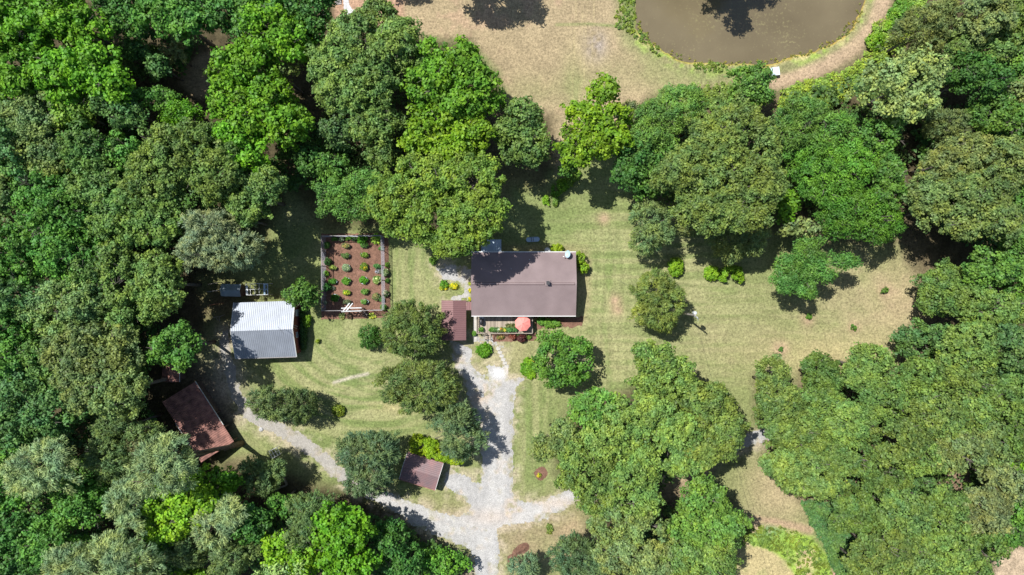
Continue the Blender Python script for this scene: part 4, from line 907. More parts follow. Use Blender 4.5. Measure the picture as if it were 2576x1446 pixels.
cover('bank_weeds', [[(1566, -40), (1600, -40), (1603, 50), (1612, 80), (1640, 108), (1690, 138), (1680, 146), (1636, 128), (1600, 92), (1560, 76), (1548, 64)], [(1880, 1318), (1950, 1322), (2000, 1338), (2060, 1372), (2090, 1420), (2090, 1446), (2006, 1446), (1975, 1404), (1930, 1374), (1856, 1370)], [(1700, 150), (1830, 164), (1840, 190), (1760, 180)]], .0, .25, (.15, .235, .035), 'low weeds on the pond bank and the wet patch', rcn=.3, dens=.30, cat='weeds', seed=904, s=.2)
cover('pond_scum_fringe', [[(1880, 150), (1975, 143), (2044, 121), (2114, 85), (2149, 50), (2166, 0), (2180, 0), (2160, 56), (2122, 96), (2050, 132), (1980, 154), (1880, 166)], [(1604, -10), (1612, -10), (1614, 70), (1650, 108), (1700, 136), (1770, 152), (1880, 155), (1880, 166), (1760, 164), (1690, 142), (1640, 112), (1604, 80)]], .0, .12, (.24, .25, .06), 'yellowish fringe of algae and rushes along the pond edge', rcn=.2, dens=.12, cat='weeds', seed=906, s=.14)
def far_wood():
    rng = np.random.RandomState(77); VV = []; TT = []; n = 0
    spots = []
    for k in range(900):
        x, y = rng.uniform(-118, 118), rng.uniform(-86, 86)
        if abs(x) < 84 and abs(y) < 49: continue
        if y > 48 and -32 < x < 62: continue
        if y < -46 and -22 < x < 8 and True: continue
        if any((x-a)**2+(y-b)**2 < 36 for a, b in spots): continue
        spots.append((x, y))
    for x, y in spots:
        h = rng.uniform(11, 15); r = rng.uniform(3.4, 4.8)
        V, T_ = crown_arrays([(x, y, h-r*.6, r, r, r*.75)], 'gum', rng, .45); VV.append(V); TT.append(T_)
    V = np.concatenate(VV); T_ = np.concatenate(TT)
    o = np_mesh('woodland', V, np.arange(len(V)).reshape(-1, 4), M['leaf'], {'tint': ('FLOAT', 'FACE', T_)})
    o.color = (.10, .15, .045, 1); prop(o, 'the same wood going on outside the picture', 'woodland', kind='stuff')
far_wood()

# ------------------------------------------------------------------ buildings
def gable(name, label, cat, cx, cy, rz, L, Wd, eave, ridge, wallm, roofm, over=.35, gover=.3, ribs=.25, ribdir='slope', asym=0.0, trim=None):
    """ridge along local x; asym shifts the ridge in local y"""
    root = thing(name, label, cat, (cx, cy, 0), rz)
    hw, hl = Wd/2, L/2; wy, wx = hw-over, hl-gover
    zt = lambda y: ridge-(ridge-eave)*abs(y-asym)/(hw-asym if y > asym else hw+asym)
    mb = MB(); zb = eave-.06
    sec = [(-wy, 0), (wy, 0), (wy, zt(wy)-.08), (asym, ridge-.08), (-wy, zt(-wy)-.08)]
    if wallm:
        n = len(sec); mb.add([(-wx, y, z) for y, z in sec]+[(wx, y, z) for y, z in sec], [tuple(range(n-1, -1, -1)), tuple(range(n, 2*n))]+[(i, (i+1) % n, n+(i+1) % n, n+i) for i in range(n)])
        mb.build('wall', wallm, root)
    rf = MB()
    for sgn in (1, -1):
        ye = sgn*hw
        if ribs and ribdir == 'slope': rf.corrug((-hl, ye, eave), (hl, ye, eave), (hl, asym, ridge), (-hl, asym, ridge), ribs)
        elif ribs: rf.corrug((-hl, ye, eave), (-hl, asym, ridge), (hl, asym, ridge), (hl, ye, eave), ribs)
        else:
            t = .07; rf.add([(-hl, ye, eave), (hl, ye, eave), (hl, asym, ridge), (-hl, asym, ridge), (-hl, ye, eave-t), (hl, ye, eave-t), (hl, asym, ridge-t), (-hl, asym, ridge-t)],
                [(0, 1, 2, 3), (7, 6, 5, 4), (0, 4, 5, 1), (1, 5, 6, 2), (3, 7, 4, 0)])
    rf.build('roof', roofm, root)
    return root
def window(root, x, y, z, wd, ht, face):
    """face: 'x+','x-','y+','y-' outward; frame with a pane sub-part"""
    f, p = MB(), MB(); t = .05; s = 1 if face[1] == '+' else -1
    def bx(m, a0, a1, z0, z1, d0, d1):
        d0, d1 = sorted((d0*s, d1*s))
        if face[0] == 'x': m.box(x+d0, x+d1, y+a0, y+a1, z+z0, z+z1)
        else: m.box(x+a0, x+a1, y+d0, y+d1, z+z0, z+z1)
    w2 = wd/2
    bx(f, -w2, -w2+t, 0, ht, -.02, .05); bx(f, w2-t, w2, 0, ht, -.02, .05); bx(f, -w2+t, w2-t, 0, t, -.02, .05); bx(f, -w2+t, w2-t, ht-t, ht, -.02, .05)
    bx(f, -w2+t, w2-t, ht/2-.02, ht/2+.02, .012, .045)
    o = f.build('window', M['white'], root); bx(p, -w2+t, w2-t, t, ht-t, -.01, .01); p.build('pane', M['glass'], o); return o
def door(root, x, y, wd, ht, face, m=None, z=0):
    d = MB(); s = 1 if face[1] == '+' else -1; a, b = sorted((-.02*s, .05*s))
    if face[0] == 'x': d.box(x+a, x+b, y-wd/2, y+wd/2, z, z+ht)
    else: d.box(x-wd/2, x+wd/2, y+a, y+b, z, z+ht)
    o = d.build('door', m or M['white'], root); h = MB(); q = .09*s
    c = (x+q, y+wd*.38, z+1.0) if face[0] == 'x' else (x+wd*.38, y+q, z+1.0)
    h.lathe(c, [(.02, -.03), (.035, 0), (.02, .03)], 8); h.build('handle', M['dark'], o); return o

# house -------------------------------------------------------------
hx0, hx1, hy0, hy1 = -5.76, 9.08, -4.02, 5.02; hcx, hcy = (hx0+hx1)/2, (hy0+hy1)/2
H = gable('house', 'long brown shingle-roofed house in the middle of the homestead', 'house', hcx, hcy, 0, hx1-hx0, hy1-hy0, 2.95, 4.35, M['siding'], M['shingle'], .45, .25, 0, asym=.03)
hl, hw = (hx1-hx0)/2, (hy1-hy0)/2
mb = MB()
for x0, x1 in ((-hl+.10, 2.9), (3.95, hl-.28)): mb.box(x0, x1, -.13, .19, 4.30, 4.40)
rv = mb.build('ridge_vent', M['shingle_dk'], H)
mb = MB()
for x0, x1 in ((-hl+.14, 2.86), (3.99, hl-.32)): mb.box(x0, x1, -.065, .125, 4.40, 4.415)
mb.build('vent_cap', M['shingle'], rv)
for s in (1, -1):
    mb = MB(); y0, y1 = sorted((s*(hw+.002), s*(hw+.10))); mb.box(-hl, hl, y0, y1, 2.83, 2.97); mb.build('gutter', M['white'], H)
mb = MB(); mb.box(3.18, 3.52, -.05, .35, 4.2, 5.0); mb.box(3.12, 3.58, -.11, .41, 5.0, 5.06); mb.build('chimney', M['dark'], H)
mb = MB(); mb.box(3.0, 3.75, -.25, .55, 4.36, 4.425); mb.build('chimney_flashing', M['shingle'], H)
for px, py in ((1332, 652.5), (1286, 676)):
    x, y = W(px, py, 3.6); mb = MB(); mb.tube([(x-hcx, y-hcy, 3.1), (x-hcx, y-hcy, 3.95)], [.05, .05], 8); mb.build('vent_pipe', M['insul'], H)
# shingle courses
mb = MB()
for s in (1, -1):
    for k in range(1, 30):
        f = k/30; y = s*(hw*(1-f)); z = 2.95+1.40*f
        mb.box(-hl+.01, hl-.01, min(y, y+s*.02)+.0, max(y, y+s*.02), z-.01, z+.006)
mb.build('shingle_course', M['shingle_dk'], H)
for x in (-5.5, -3.0, .2, 4.9): window(H, x, -hw+.45, 1.2, 1.1, 1.2, 'y-')
door(H, -1.6, -hw+.45, .95, 2.0, 'y-', z=.6)
for x in (-5.0, -1.2, 2.0, 5.4): window(H, x, hw-.45, 1.2, 1.1, 1.2, 'y+')
window(H, hl-.25, -2.0, 1.2, 1.2, 1.2, 'x+'); window(H, hl-.25, 2.0, 1.2, 1.2, 1.2, 'x+'); door(H, -hl+.25, -1.0, .95, 2.0, 'x-', z=.1)
# back porch roof (lean-to on the north side)
px0, py1 = W(1210.5, 602, 2.5); px1, _ = W(1261, 602, 2.5)
mb = MB(); mb.corrug((px0-hcx, py1-hcy, 2.45), (px1-hcx, py1-hcy, 2.45), (px1-hcx, hw+.13, 2.75), (px0-hcx, hw+.13, 2.75), .3, .02)
mb.build('porch_roof', M['zinc2'], H)
for x in (px0+.1, px1-.1): mb = MB(); mb.box(x-hcx-.05, x-hcx+.05, py1-hcy-.15, py1-hcy-.05, 0, 2.4); mb.build('porch_post', M['deckrail'], H)
# satellite dish bolted on the roof
x, y = W(1429.5, 638, 3.8)
t = thing('satellite_dish', 'pale blue-grey satellite dish on the top right corner of the brown roof', 'satellite dish', (x-.15, y-.45, 3.22))
mb = MB(); mb.tube([(0, 0, -.15), (0, .05, .35), (.12, .30, .55)], [.03, .03, .03], 6); mb.build('mast', M['dark'], t)
mb = MB(); ax = np.array((-.52, .12, .85)); ax /= np.linalg.norm(ax); u = np.cross(ax, (0, 1, 0)); u /= np.linalg.norm(u); v = np.cross(ax, u); c0 = np.array((.14, .38, .60))
rows = []
for i in range(6):
    r = .50*i/5; d = .16*(i/5)**2
    rows.append([tuple(c0+ax*d+u*r*math.cos(a)*.85+v*r*math.sin(a)*1.05) for a in np.linspace(0, 2*math.pi, 21)[:-1]])
for i in range(5):
    b = len(mb.v); mb.v += rows[i]+rows[i+1]; mb.f += [(b+k, b+(k+1) % 20, b+20+(k+1) % 20, b+20+k) for k in range(20)]
mb.build('reflector', M['dish'], t, True)
mb = MB(); mb.tube([(.1, .2, .45), (-.45, .05, .75)], [.02, .02], 5); mb.box(-.62, -.45, 0, .1, .70, .80); mb.build('feed_arm', M['white'], t)

# carport beside the house -------------------------------------------
x0, y0 = W(1110.5, 855.5, 2.25); x1, y1 = W(1172.6, 755.3, 2.25); rx = W(1139.6, 800, 3.0)[0]
cxx, cyy = (x0+x1)/2, (y0+y1)/2
c = gable('carport', 'brown ribbed metal carport left of the house', 'carport', cxx, cyy, math.pi/2, y1-y0, x1-x0, 2.25, 2.75, None, M['brownmetal'], ribs=.26, ribdir='slope', asym=-(rx-cxx))
for ly in (-(x1-x0)/2+.12, (x1-x0)/2-.12):
    for lx in (-(y1-y0)/2+.2, 0, (y1-y0)/2-.2):
        mb = MB(); mb.box(lx-.05, lx+.05, ly-.05, ly+.05, 0, 2.24); mb.build('post', M['dark'], c)
ax0, ay0 = W(1172.8, 780, 2.5); ax1, ay1 = W(1186, 759.2, 2.5)
t = thing('breezeway_roof', 'short ribbed brown roof linking carport and house', 'roof', ((ax0+ax1)/2, (ay0+ay1)/2, 0)); dx, dy = (ax1-ax0)/2, (ay1-ay0)/2
mb = MB(); mb.corrug((-dx, dy, 2.3), (dx, dy, 2.3), (dx, -dy, 2.3), (-dx, -dy, 2.3), .2); mb.build('roof_sheet', M['brownmetal'], t)
for sy in (-1, 1): mb = MB(); mb.box(-dx+.02, -dx+.1, sy*dy-.05, sy*dy+.05, 0, 2.26); mb.build('post', M['dark'], t)

# deck -----------------------------------------------------------------
dx0, dx1, dy0, dy1 = -5.08, 2.95, -6.62, -3.62
t = thing('deck', 'weathered board deck along the front of the house', 'deck', ((dx0+dx1)/2, (dy0+dy1)/2, 0)); hx, hy = (dx1-dx0)/2, (dy1-dy0)/2
rng = np.random.RandomState(5)
mb = MB(); x = -hx
while x < hx-.1:
    dz = rng.uniform(-.004, .004); mb.box(x, x+.128, -hy, hy, .52+dz, .56+dz); x += .145
mb.build('decking', M['deck'], t)
mb = MB(); mb.box(-3.02, -2.93, -hy+.1, hy, .565, .578); mb.build('seam_board', M['concrete'], t)
mb = MB(); mb.box(-hx, hx, -hy, -hy+.05, .25, .50); mb.box(-hx, -hx+.05, -hy+.05, hy, .25, .50); mb.box(hx-.05, hx, -hy+.05, hy, .25, .50); mb.build('skirt', M['deckrail'], t)
gx0, gx1 = W(1222, 0)[0]-(dx0+dx1)/2, W(1234, 0)[0]-(dx0+dx1)/2
for seg in (((-hx, -hy), (gx0, -hy)), ((gx1, -hy), (hx, -hy)), ((hx, -hy), (hx, hy-.3)), ((-hx, -hy), (-hx, hy-.3))):
    (a, b), (c_, d) = seg; mb = MB(); mb.bar((a, b, 1.42), (c_, d, 1.42), .13, .04); mb.bar((a, b, .75), (c_, d, .75), .05, .05)
    n = int(max(abs(c_-a), abs(d-b))/.28)+1
    for k in range(n+1):
        f = k/n; xx, yy = a+(c_-a)*f, b+(d-b)*f; mb.box(xx-.02, xx+.02, yy-.02, yy+.02, .56, 1.40)
    mb.build('railing', M['deckrail'], t)
mb = MB()
for k in range(3): mb.box(gx0-.02, gx1+.02, -hy-.32*(k+1), -hy-.32*k-.02, .0, .40-.13*k)
mb.build('steps', M['deck'], t)
for s in (gx0-.06, gx1+.06):
    mb = MB(); mb.bar((s, -hy, 1.35), (s+(.25 if s > 0 else 0), -hy-1.0, .95), .08, .05); mb.box(s-.04, s+.04, -hy-.98, -hy-.90, 0, .95); mb.build('stair_rail', M['deckrail'], t)
# ramp rail on the walk
# umbrella
ux, uy = W(1315.2, 813.7, 2.75)
t = thing('patio_umbrella', 'open salmon-pink eight-sided patio umbrella on the deck', 'umbrella', (ux, uy, .56))
R = 1.17
for i in range(8):
    a0, a1 = (i+.5)*math.pi/4+.1, (i+1.5)*math.pi/4+.1; mb = MB()
    A, B = (R*math.cos(a0), R*math.sin(a0), 1.88), (R*math.cos(a1), R*math.sin(a1), 1.88); m_ = ((A[0]+B[0])*.49, (A[1]+B[1])*.49, 1.87)
    mb.add([(0, 0, 2.42), (A[0]*.5, A[1]*.5, 2.20), A, m_, B, (B[0]*.5, B[1]*.5, 2.20), (m_[0]*.5, m_[1]*.5, 2.17)], [(0, 1, 6), (0, 6, 5), (1, 2, 3, 6), (6, 3, 4, 5)])
    mb.build('canopy_panel', M['salmon'], t)
mb = MB(); mb.tube([(0, 0, 0), (0, 0, 2.5)], [.025, .025], 8); mb.lathe((0, 0, 2.42), [(.05, 0), (.05, .06), (.01, .12)], 8); mb.build('pole', M['dark'], t)
mb = MB(); mb.lathe((0, 0, 0), [(.26, 0), (.26, .06), (.05, .1)], 16); mb.build('base', M['dark'], t)
tt = thing('patio_table', 'round table in the shade of the pink umbrella', 'table', (ux, uy, .56))
mb = MB(); mb.lathe((0, 0, .70), [(.58, 0), (.60, .02), (.58, .03)], 20); mb.build('tabletop', M['dark'], tt)
for a in range(4): mb = MB(); q = a*math.pi/2+.4; mb.tube([(.42*math.cos(q), .42*math.sin(q), 0), (.3*math.cos(q), .3*math.sin(q), .70)], [.02, .02], 6); mb.build('leg', M['dark'], tt)
def chair(x, y, rz, label, m):
    t = thing('patio_chair', label, 'chair', (x, y, .56), rz, 'green chairs on the deck')
    mb = MB(); mb.box(-.25, .25, -.24, .24, .40, .44)
    mb.build('seat', m, t); mb = MB()
    for k in range(4): mb.bar((-.22+.147*k, .25, .44), (-.22+.147*k, .36, .95), .06, .02)
    mb.bar((-.26, .36, .93), (.26, .36, .93), .05, .06); mb.build('backrest', m, t)
    for sx in (-1, 1):
        for sy in (-1, 1): mb = MB(); mb.box(sx*.22-.02, sx*.22+.02, sy*.2-.02, sy*.2+.02, 0, .40); mb.build('leg', m, t)
        mb = MB(); mb.box(sx*.27-.03, sx*.27+.03, -.24, .24, .62, .65); mb.box(sx*.27-.02, sx*.27+.02, -.22, -.18, .44, .62); mb.build('armrest', m, t)
M['chairgreen'] = mat('olive_chair_paint', (.13, .15, .035), .6, var=.2)
for px, lb, rz in ((1277.5, 'olive green chair on the deck, farthest from the umbrella', .5), (1285.5, 'olive green chair on the deck, middle of three', -.2), (1293, 'olive green chair on the deck, nearest the umbrella', .9)):
    x, y = W(px, 819.5, 1.2); chair(x, y, rz, lb, M['chairgreen'])
# grill under a black cover
x, y = W(1210.5, 809, 1.3)
t = thing('grill', 'barbecue grill under a black cover at the left end of the deck', 'grill', (x, y, .56))
mb = MB(); mb.lathe((0, 0, 0), [(.33, .05), (.36, .3), (.36, .75), (.30, .98), (.16, 1.06), (.03, 1.08)], 12, .85, 1.45); mb.build('cover', M['black'], t, True)
mb = MB(); mb.lathe((.03, .55, 0), [(.28, .60), (.31, .62), (.31, .66), (.27, .68)], 16, 1.1, .6); mb.build('side_shelf', M['insul'], t)
for k in (-1, 1): mb = MB(); mb.lathe((0, k*.42, 0), [(.07, 0), (.07, .05)], 10); mb.build('foot', M['dark'], t)

def leafball(name, parent, lobes, colr, seed, dens=1.0):
    rng = np.random.RandomState(seed); V, T_ = crown_arrays(lobes, 'shrub', rng, dens)
    o = np_mesh(name, V, np.arange(len(V)).reshape(-1, 4), M['leaf'], {'tint': ('FLOAT', 'FACE', T_)}, parent); o.color = (*[c*m for c, m in zip(colr, LEAFC)], 1); return o
def pot(px, py, z, r, h, plantr, colr, label, potm, seed, flower=None, group=None):
    x, y = W(px, py, z+h); t = thing('potted_plant', label, 'potted plant', (x, y, z), 0, group)
    mb = MB(); mb.lathe((0, 0, 0), [(r*.7, 0), (r, h), (r*.85, h-.001), (r*.8, h-.04)], 12); mb.build('pot', potm, t)
    leafball('foliage', t, [(0, 0, h+.12, plantr, plantr, .25)], colr, seed)
    if flower: leafball('blossom', t, [(0, 0, h+.2, plantr*.8, plantr*.8, .22)], flower, seed+1, .45)
GG = (.10, .20, .035)
pot(1212, 828, .56, .2, .3, .30, GG, 'bushy potted plant between grill and deck rail', M['terracotta'], 11)
for i, (px, cl, fl, lb) in enumerate([(1237, GG, None, 'green pot on the deck rail line, nearest the steps'), (1245, (.09, .17, .05), None, 'second green pot from the deck steps'), (1253, (.16, .19, .10), (.5, .48, .45), 'pale speckled pot plant on the deck'),
     (1261, (.13, .15, .05), (.62, .25, .05), 'orange-flowering pot plant on the deck'), (1270, GG, (.6, .45, .08), 'yellow-flecked pot plant on the deck'), (1279, (.08, .18, .06), None, 'green pot below the chair farthest from the umbrella'),
     (1287, (.08, .18, .06), None, 'green pot below the middle chair'), (1295, (.08, .18, .06), None, 'green pot nearest the umbrella')]):
    pot(px, 829.2, .56, .16, .28, .27, cl, lb, M['terracotta'], 20+i, fl, 'flower pots along the deck rail')
pot(1192, 838, 0, .2, .3, .28, (.13, .24, .04), 'bright potted plant at the corner of the concrete walk', M['terracotta'], 40)
for i, (py, lb) in enumerate(((713, 'yellow-flowering pot on the left house wall, top of three'), (730, 'yellow-flowering pot on the left house wall, middle of three'), (752, 'yellow-flowering pot on the left house wall, bottom of three'))):
    pot(1182.8, py, 0, .16, .3, .2, (.30, .30, .03), lb, M['terracotta'], 45+i, (.75, .52, .02), 'yellow pots on the left house wall')
def bush(name, px, py, r, h, colr, label, cat='shrub', flower=None, seed=1, group=None, ry=None, wood=True):
    x, y = W(px, py, h*.5); t = thing(name, label, cat, (x, y, 0), 0, group); f = 100/K
    leafball('foliage', t, [(0, 0, h*.45, r*f, (ry or r)*f, h*.5)], colr, seed)
    if wood:
        mb = MB(); mb.tube([(0, 0, -.02), (.02, .02, h*.5)], [.03, .015], 5); mb.build('stem', M['bark'], t)
    if flower: leafball('blossom', t, [(0, 0, h*.55, r*f, (ry or r)*f, h*.45)], flower, seed+1, .4)
    return t
bush('shrub', 1117.5, 715.5, 9, .7, (.10, .22, .02), 'green leafy clump above the yellow flowers on the left lawn', seed=51)
bush('flower_clump', 1116.5, 722.5, 8.5, .5, (.32, .32, .03), 'left clump of yellow flowers on the left lawn', 'flowers', (.75, .55, .02), 52, 'yellow flower clumps', 6, False)
bush('flower_clump', 1141.5, 720, 10, .55, (.32, .32, .03), 'right clump of yellow flowers on the left lawn', 'flowers', (.75, .55, .02), 54, 'yellow flower clumps', 6, False)
bush('shrub', 1290, 846, 9, 1.0, (.22, .06, .05), 'reddish shrub in the bed before the deck, left of a darker one', seed=56, ry=7)
bush('shrub', 1312, 850, 10, 1.3, (.10, .025, .03), 'dark purple-red shrub in the bed before the deck', seed=58, ry=9)
bush('shrub', 1306, 842, 5, .7, (.06, .13, .03), 'small green shrub between the two red shrubs', seed=60)
bush('flower_clump', 1259, 848, 8, .4, (.12, .12, .04), 'sparse low plants in the bed before the deck', 'flowers', (.4, .22, .08), 62, None, 4, False)
bush('shrub', 1330, 847, 5, .5, (.14, .20, .04), 'light green clump at the right end of the deck bed', seed=64)
# cooling unit
x, y = W(1377, 629.5, .7)
t = thing('air_conditioner', 'round air conditioner cabinet behind the house wall', 'air conditioner', (x, y, 0))
mb = MB(); mb.lathe((0, 0, 0), [(.40, .0), (.40, .75), (.36, .78)], 24); mb.build('cabinet', M['dark'], t)
mb = MB(); mb.lathe((0, 0, .78), [(.42, 0), (.42, .03), (.36, .05), (.36, .02)], 24); mb.build('top_ring', M['insul'], t)
mb = MB(); mb.box(-.22, .02, -.1, .12, .81, .84); mb.box(.06, .26, -.12, .10, .81, .84); mb.build('fan_cover', M['white'], t)
# trough
x, y = W(1340.5, 602, .5); t = thing('water_trough', 'long blue-grey metal trough on the grass behind the house', 'trough', (x, y, 0), .05)
mb = MB(); n = 24; prof = []
def stad(hl_, r, z): return [((hl_-r)*(1 if math.cos(a) > 0 else -1)+r*math.cos(a), r*math.sin(a), z) for a in [2*math.pi*(k+.5)/n for k in range(n)]]
rows = [stad(.9, .28, .03), stad(1.0, .36, .50), stad(.97, .33, .50), stad(.88, .26, .10)]
for i in range(3):
    b = len(mb.v); mb.v += rows[i]+rows[i+1]; mb.f += [(b+k, b+(k+1) % n, b+n+(k+1) % n, b+n+k) for k in range(n)]
b = len(mb.v); mb.v += rows[3]; mb.f.append(tuple(range(b, b+n))); mb.build('tub', M['bluegrey'], t)
mb = MB(); mb.v += stad(.94, .30, .34); mb.f.append(tuple(range(n))); mb.build('water', M['dish'], t)
mb = MB(); mb.box(-.25, -.18, -.3, .3, .51, .55); mb.box(.05, .1, -.28, .28, .51, .55); mb.build('cross_brace', M['dark'], t)

# fenced garden --------------------------------------------------------
FH = 2.5
A, B, C_, D_ = (-27.25, 7.38), (-18.72, 7.46), (-18.55, -3.25), (-27.20, -3.33)
t = thing('garden_fence', 'tall wire fence with a board top round the mulched garden', 'fence', (A[0], A[1], 0))
def wire(p, q, top=True):
    mb = MB(); p = np.array(p)-np.array(A); q = np.array(q)-np.array(A); L = np.linalg.norm(q-p); d = (q-p)/L
    for z in np.arange(.08, FH-.05, .125): mb.bar((*p, z), (*q, z), .009, .012)
    for k in range(int(L/.2)): a = p+d*(k+.5)*.2; mb.bar((*a, .04), (*a, FH-.04), .013, .013)
    return mb
for p, q in ((A, B), (B, C_), (C_, (-20.9, -3.27)), ((-23.6, -3.30), D_), (D_, A)): wire(p, q).build('wire_netting', M['wire'], t)
tb = MB()
def rel(p, z): return (p[0]-A[0], p[1]-A[1], z)
for p, q in ((A, B), (B, C_), (C_, D_), (D_, A)): tb.bar(rel(p, FH), rel(q, FH), .07, .05)
tb.build('top_rail', M['greypost'], t)
def posts(p, q, fs):
    for f in fs:
        x, y = p[0]+(q[0]-p[0])*f-A[0], p[1]+(q[1]-p[1])*f-A[1]
        mb = MB(); mb.tube([(x, y, -.1), (x, y, FH+.12)], [.055, .05], 8); mb.build('post', M['greypost'], t)
posts(A, B, (0, .2, .43, .6, .8)); posts(B, C_, (0, .2, .4, .6, .8, 1)); posts(C_, D_, (.22, .52, .8, 1)); posts(D_, A, (.2, .4, .6, .8))
x, y = W(884, 780, 2.6)
t = thing('garden_arbor', 'pale beamed arbor over the garden gate', 'arbor', (x, y, 0))
mb = MB()
for a in (-1.15, 1.15):
    for b in (-.25, .25): mb.box(a-.05, a+.05, b-.05, b+.05, 0, 2.55)
mb.build('arbor_post', M['greypost'], t)
mb = MB(); mb.bar((-1.45, .28, 2.60), (1.45, .34, 2.60), .12, .1); mb.bar((-1.45, -.22, 2.60), (1.45, -.1, 2.60), .08, .1)
mb.build('beam', M['insul'], t); mb = MB()
for a in (-1.0, -.55): mb.bar((a-.15, -.1, 2.68), (a+.75, 1.0, 2.68), .14, .05)
mb.build('rafter', M['insul'], t)
mb = MB(); mb.bar((1.1, .2, 1.2), (1.9, -.75, 1.2), .05, .08); mb.bar((1.1, .2, .3), (1.9, -.75, .3), .05, .08)
for k in range(6): f = k/5; mb.box(1.1+.8*f-.02, 1.1+.8*f+.02, .2-.95*f-.02, .2-.95*f+.02, .2, 1.4)
mb.build('gate', M['greypost'], t)
def gz(zx, zy): return (788.2+zx/5.748, 570.2+zy/5.748)
def planter(zx, zy, rx, ry, colr, label, seed, kind='oval', flower=None, dark=False):
    px, py = gz(zx, zy); x, y = W(px, py, .5); t = thing('raised_planter', label, 'planter', (x, y, 0), 0, 'metal planters in the fenced garden')
    a, b = rx/5.748/PM*.97, ry/5.748/PM*.97; mb = MB(); hh = .42
    mb.lathe((0, 0, 0), [(1.0, .0), (1.0, hh), (.93, hh), (.93, hh-.06)], 28, a, b); mb.build('metal_bed', M['zinc2'] if not dark else M['greypost'], t)
    mb = MB(); mb.lathe((0, 0, hh-.09), [(.92, 0), (.92, .03)], 20, a, b); mb.build('soil', M['soil'], t)
    leafball('foliage', t, [(0, 0, hh+.04, a*.86, b*.84, .30)], [c_*1.05 for c_ in colr], seed, 1.6)
    if flower: leafball('blossom', t, [(0, 0, hh+.10, a*.7, b*.7, .28)], flower, seed+500, .5)
YG = (.15, .22, .03); DG = (.07, .14, .035)
PL = [(470, 275, 58, 30, (.15, .16, .07), 'top row left oval planter with pale orange flowers', (.5, .32, .12)), (740, 268, 52, 30, DG, 'top row right oval planter, dark foliage', None),
 (470, 417, 62, 32, (.10, .15, .05), 'second row left oval planter', None), (735, 405, 56, 32, YG, 'second row right oval planter, yellow-green', None),
 (283, 590, 54, 28, (.20, .23, .06), 'pale yellow planter by the left fence', (.5, .48, .12)), (922, 570, 54, 28, (.08, .18, .06), 'small oval planter by the right fence, upper', None),
 (282, 790, 62, 34, (.07, .19, .025), 'deep green planter by the left fence', None), (480, 950, 52, 30, (.20, .27, .02), 'bright yellow-green oval planter in the left middle row', (.55, .5, .03)),
 (742, 938, 54, 34, (.11, .19, .04), 'green oval planter fifth row right', None), (487, 1090, 54, 30, (.11, .12, .07), 'greyish bottom row left oval planter', None),
 (745, 1082, 54, 32, (.12, .22, .05), 'bottom row right oval planter with white flowers', (.6, .6, .45)),
 (475, 592, 60, 54, (.25, .29, .20), 'round planter of silvery spiky leaves', None), (730, 580, 57, 55, (.13, .19, .03), 'round planter with yellow blooms, third row', (.6, .42, .03)),
 (475, 784, 60, 54, (.11, .23, .025), 'round leafy planter fourth row left', None), (727, 774, 58, 56, (.09, .23, .02), 'round leafy planter fourth row right', None),
 (310, 1027, 57, 55, (.06, .17, .015), 'round dark green planter near the lower left corner', None), (908, 1010, 52, 52, (.14, .16, .07), 'round sparse planter near the lower right corner', (.35, .25, .12))]
for i, a in enumerate(PL): planter(a[0], a[1], a[2], a[3], a[4], a[5], 200+i, flower=a[6])
GP = [(305, 162, 7, .9, (.09, .20, .03), 'leafy green plant on the top garden fence, far left', None), (405, 172, 7, .7, (.13, .18, .07), 'pale plant on the top garden fence, second from left', (.5, .5, .4)),
 (520, 172, 9, .9, (.12, .23, .03), 'green plant on the top garden fence, third from left', None), (592, 172, 6, .7, (.10, .15, .07), 'greyish plant on the top garden fence between two green ones', None),
 (705, 178, 12, 1.2, (.10, .25, .02), 'tall bright plant on the top garden fence', None), (905, 175, 13, 1.1, (.13, .28, .02), 'broad bright plant in the top right garden corner', (.4, .5, .08)),
 (195, 265, 8, 1.1, (.09, .18, .04), 'plant on the left garden fence, topmost', None), (205, 502, 9, 1.3, (.06, .13, .04), 'dark plant on the left garden fence, second down', None),
 (182, 677, 7, 1.1, (.14, .26, .02), 'yellow-green plant on the left garden fence', None), (190, 870, 11, 1.5, (.04, .13, .03), 'shaded dark plant on the left garden fence', None),
 (293, 893, 4, .5, (.12, .12, .10), 'small grey tuft between left planters', None), (980, 308, 5, .6, (.10, .19, .05), 'little plant inside the right garden fence, top', None),
 (920, 770, 10, .8, (.17, .24, .06), 'white-flecked bush inside the right garden fence', (.65, .62, .35)), (940, 640, 7, .3, (.20, .17, .17), 'low mauve clump inside the right garden fence', (.35, .3, .45)),
 (1068, 552, 5, .7, (.13, .22, .03), 'plant outside the right garden fence, topmost', None), (1040, 662, 9, 1.2, (.17, .22, .10), 'pale climbing plant on the right garden fence', (.5, .5, .35)),
 (1070, 780, 5, .7, (.10, .20, .03), 'plant outside the right garden fence, middle', None), (1042, 970, 8, 1.1, (.12, .18, .08), 'grey-green climber low on the right garden fence', (.55, .45, .40)),
 (990, 1052, 6, .9, (.08, .16, .05), 'plant inside the lower right garden corner', None), (1012, 1165, 8, 1.1, (.10, .20, .04), 'plant at the lower right garden corner post', None),
 (415, 1290, 8, .35, (.20, .21, .08), 'pale low clump outside the bottom garden fence', None), (525, 1290, 7, .5, (.13, .07, .06), 'reddish clump outside the bottom garden fence', None),
 (748, 1272, 7, .8, (.06, .035, .04), 'dark plant outside the garden gate', None), (850, 1286, 8, .35, (.26, .27, .05), 'yellow spiky plant outside the garden gate', (.6, .55, .1)),
 (175, 1095, 4, .8, (.12, .20, .08), 'thin flowering plant near the lower left garden corner', (.6, .5, .45))]
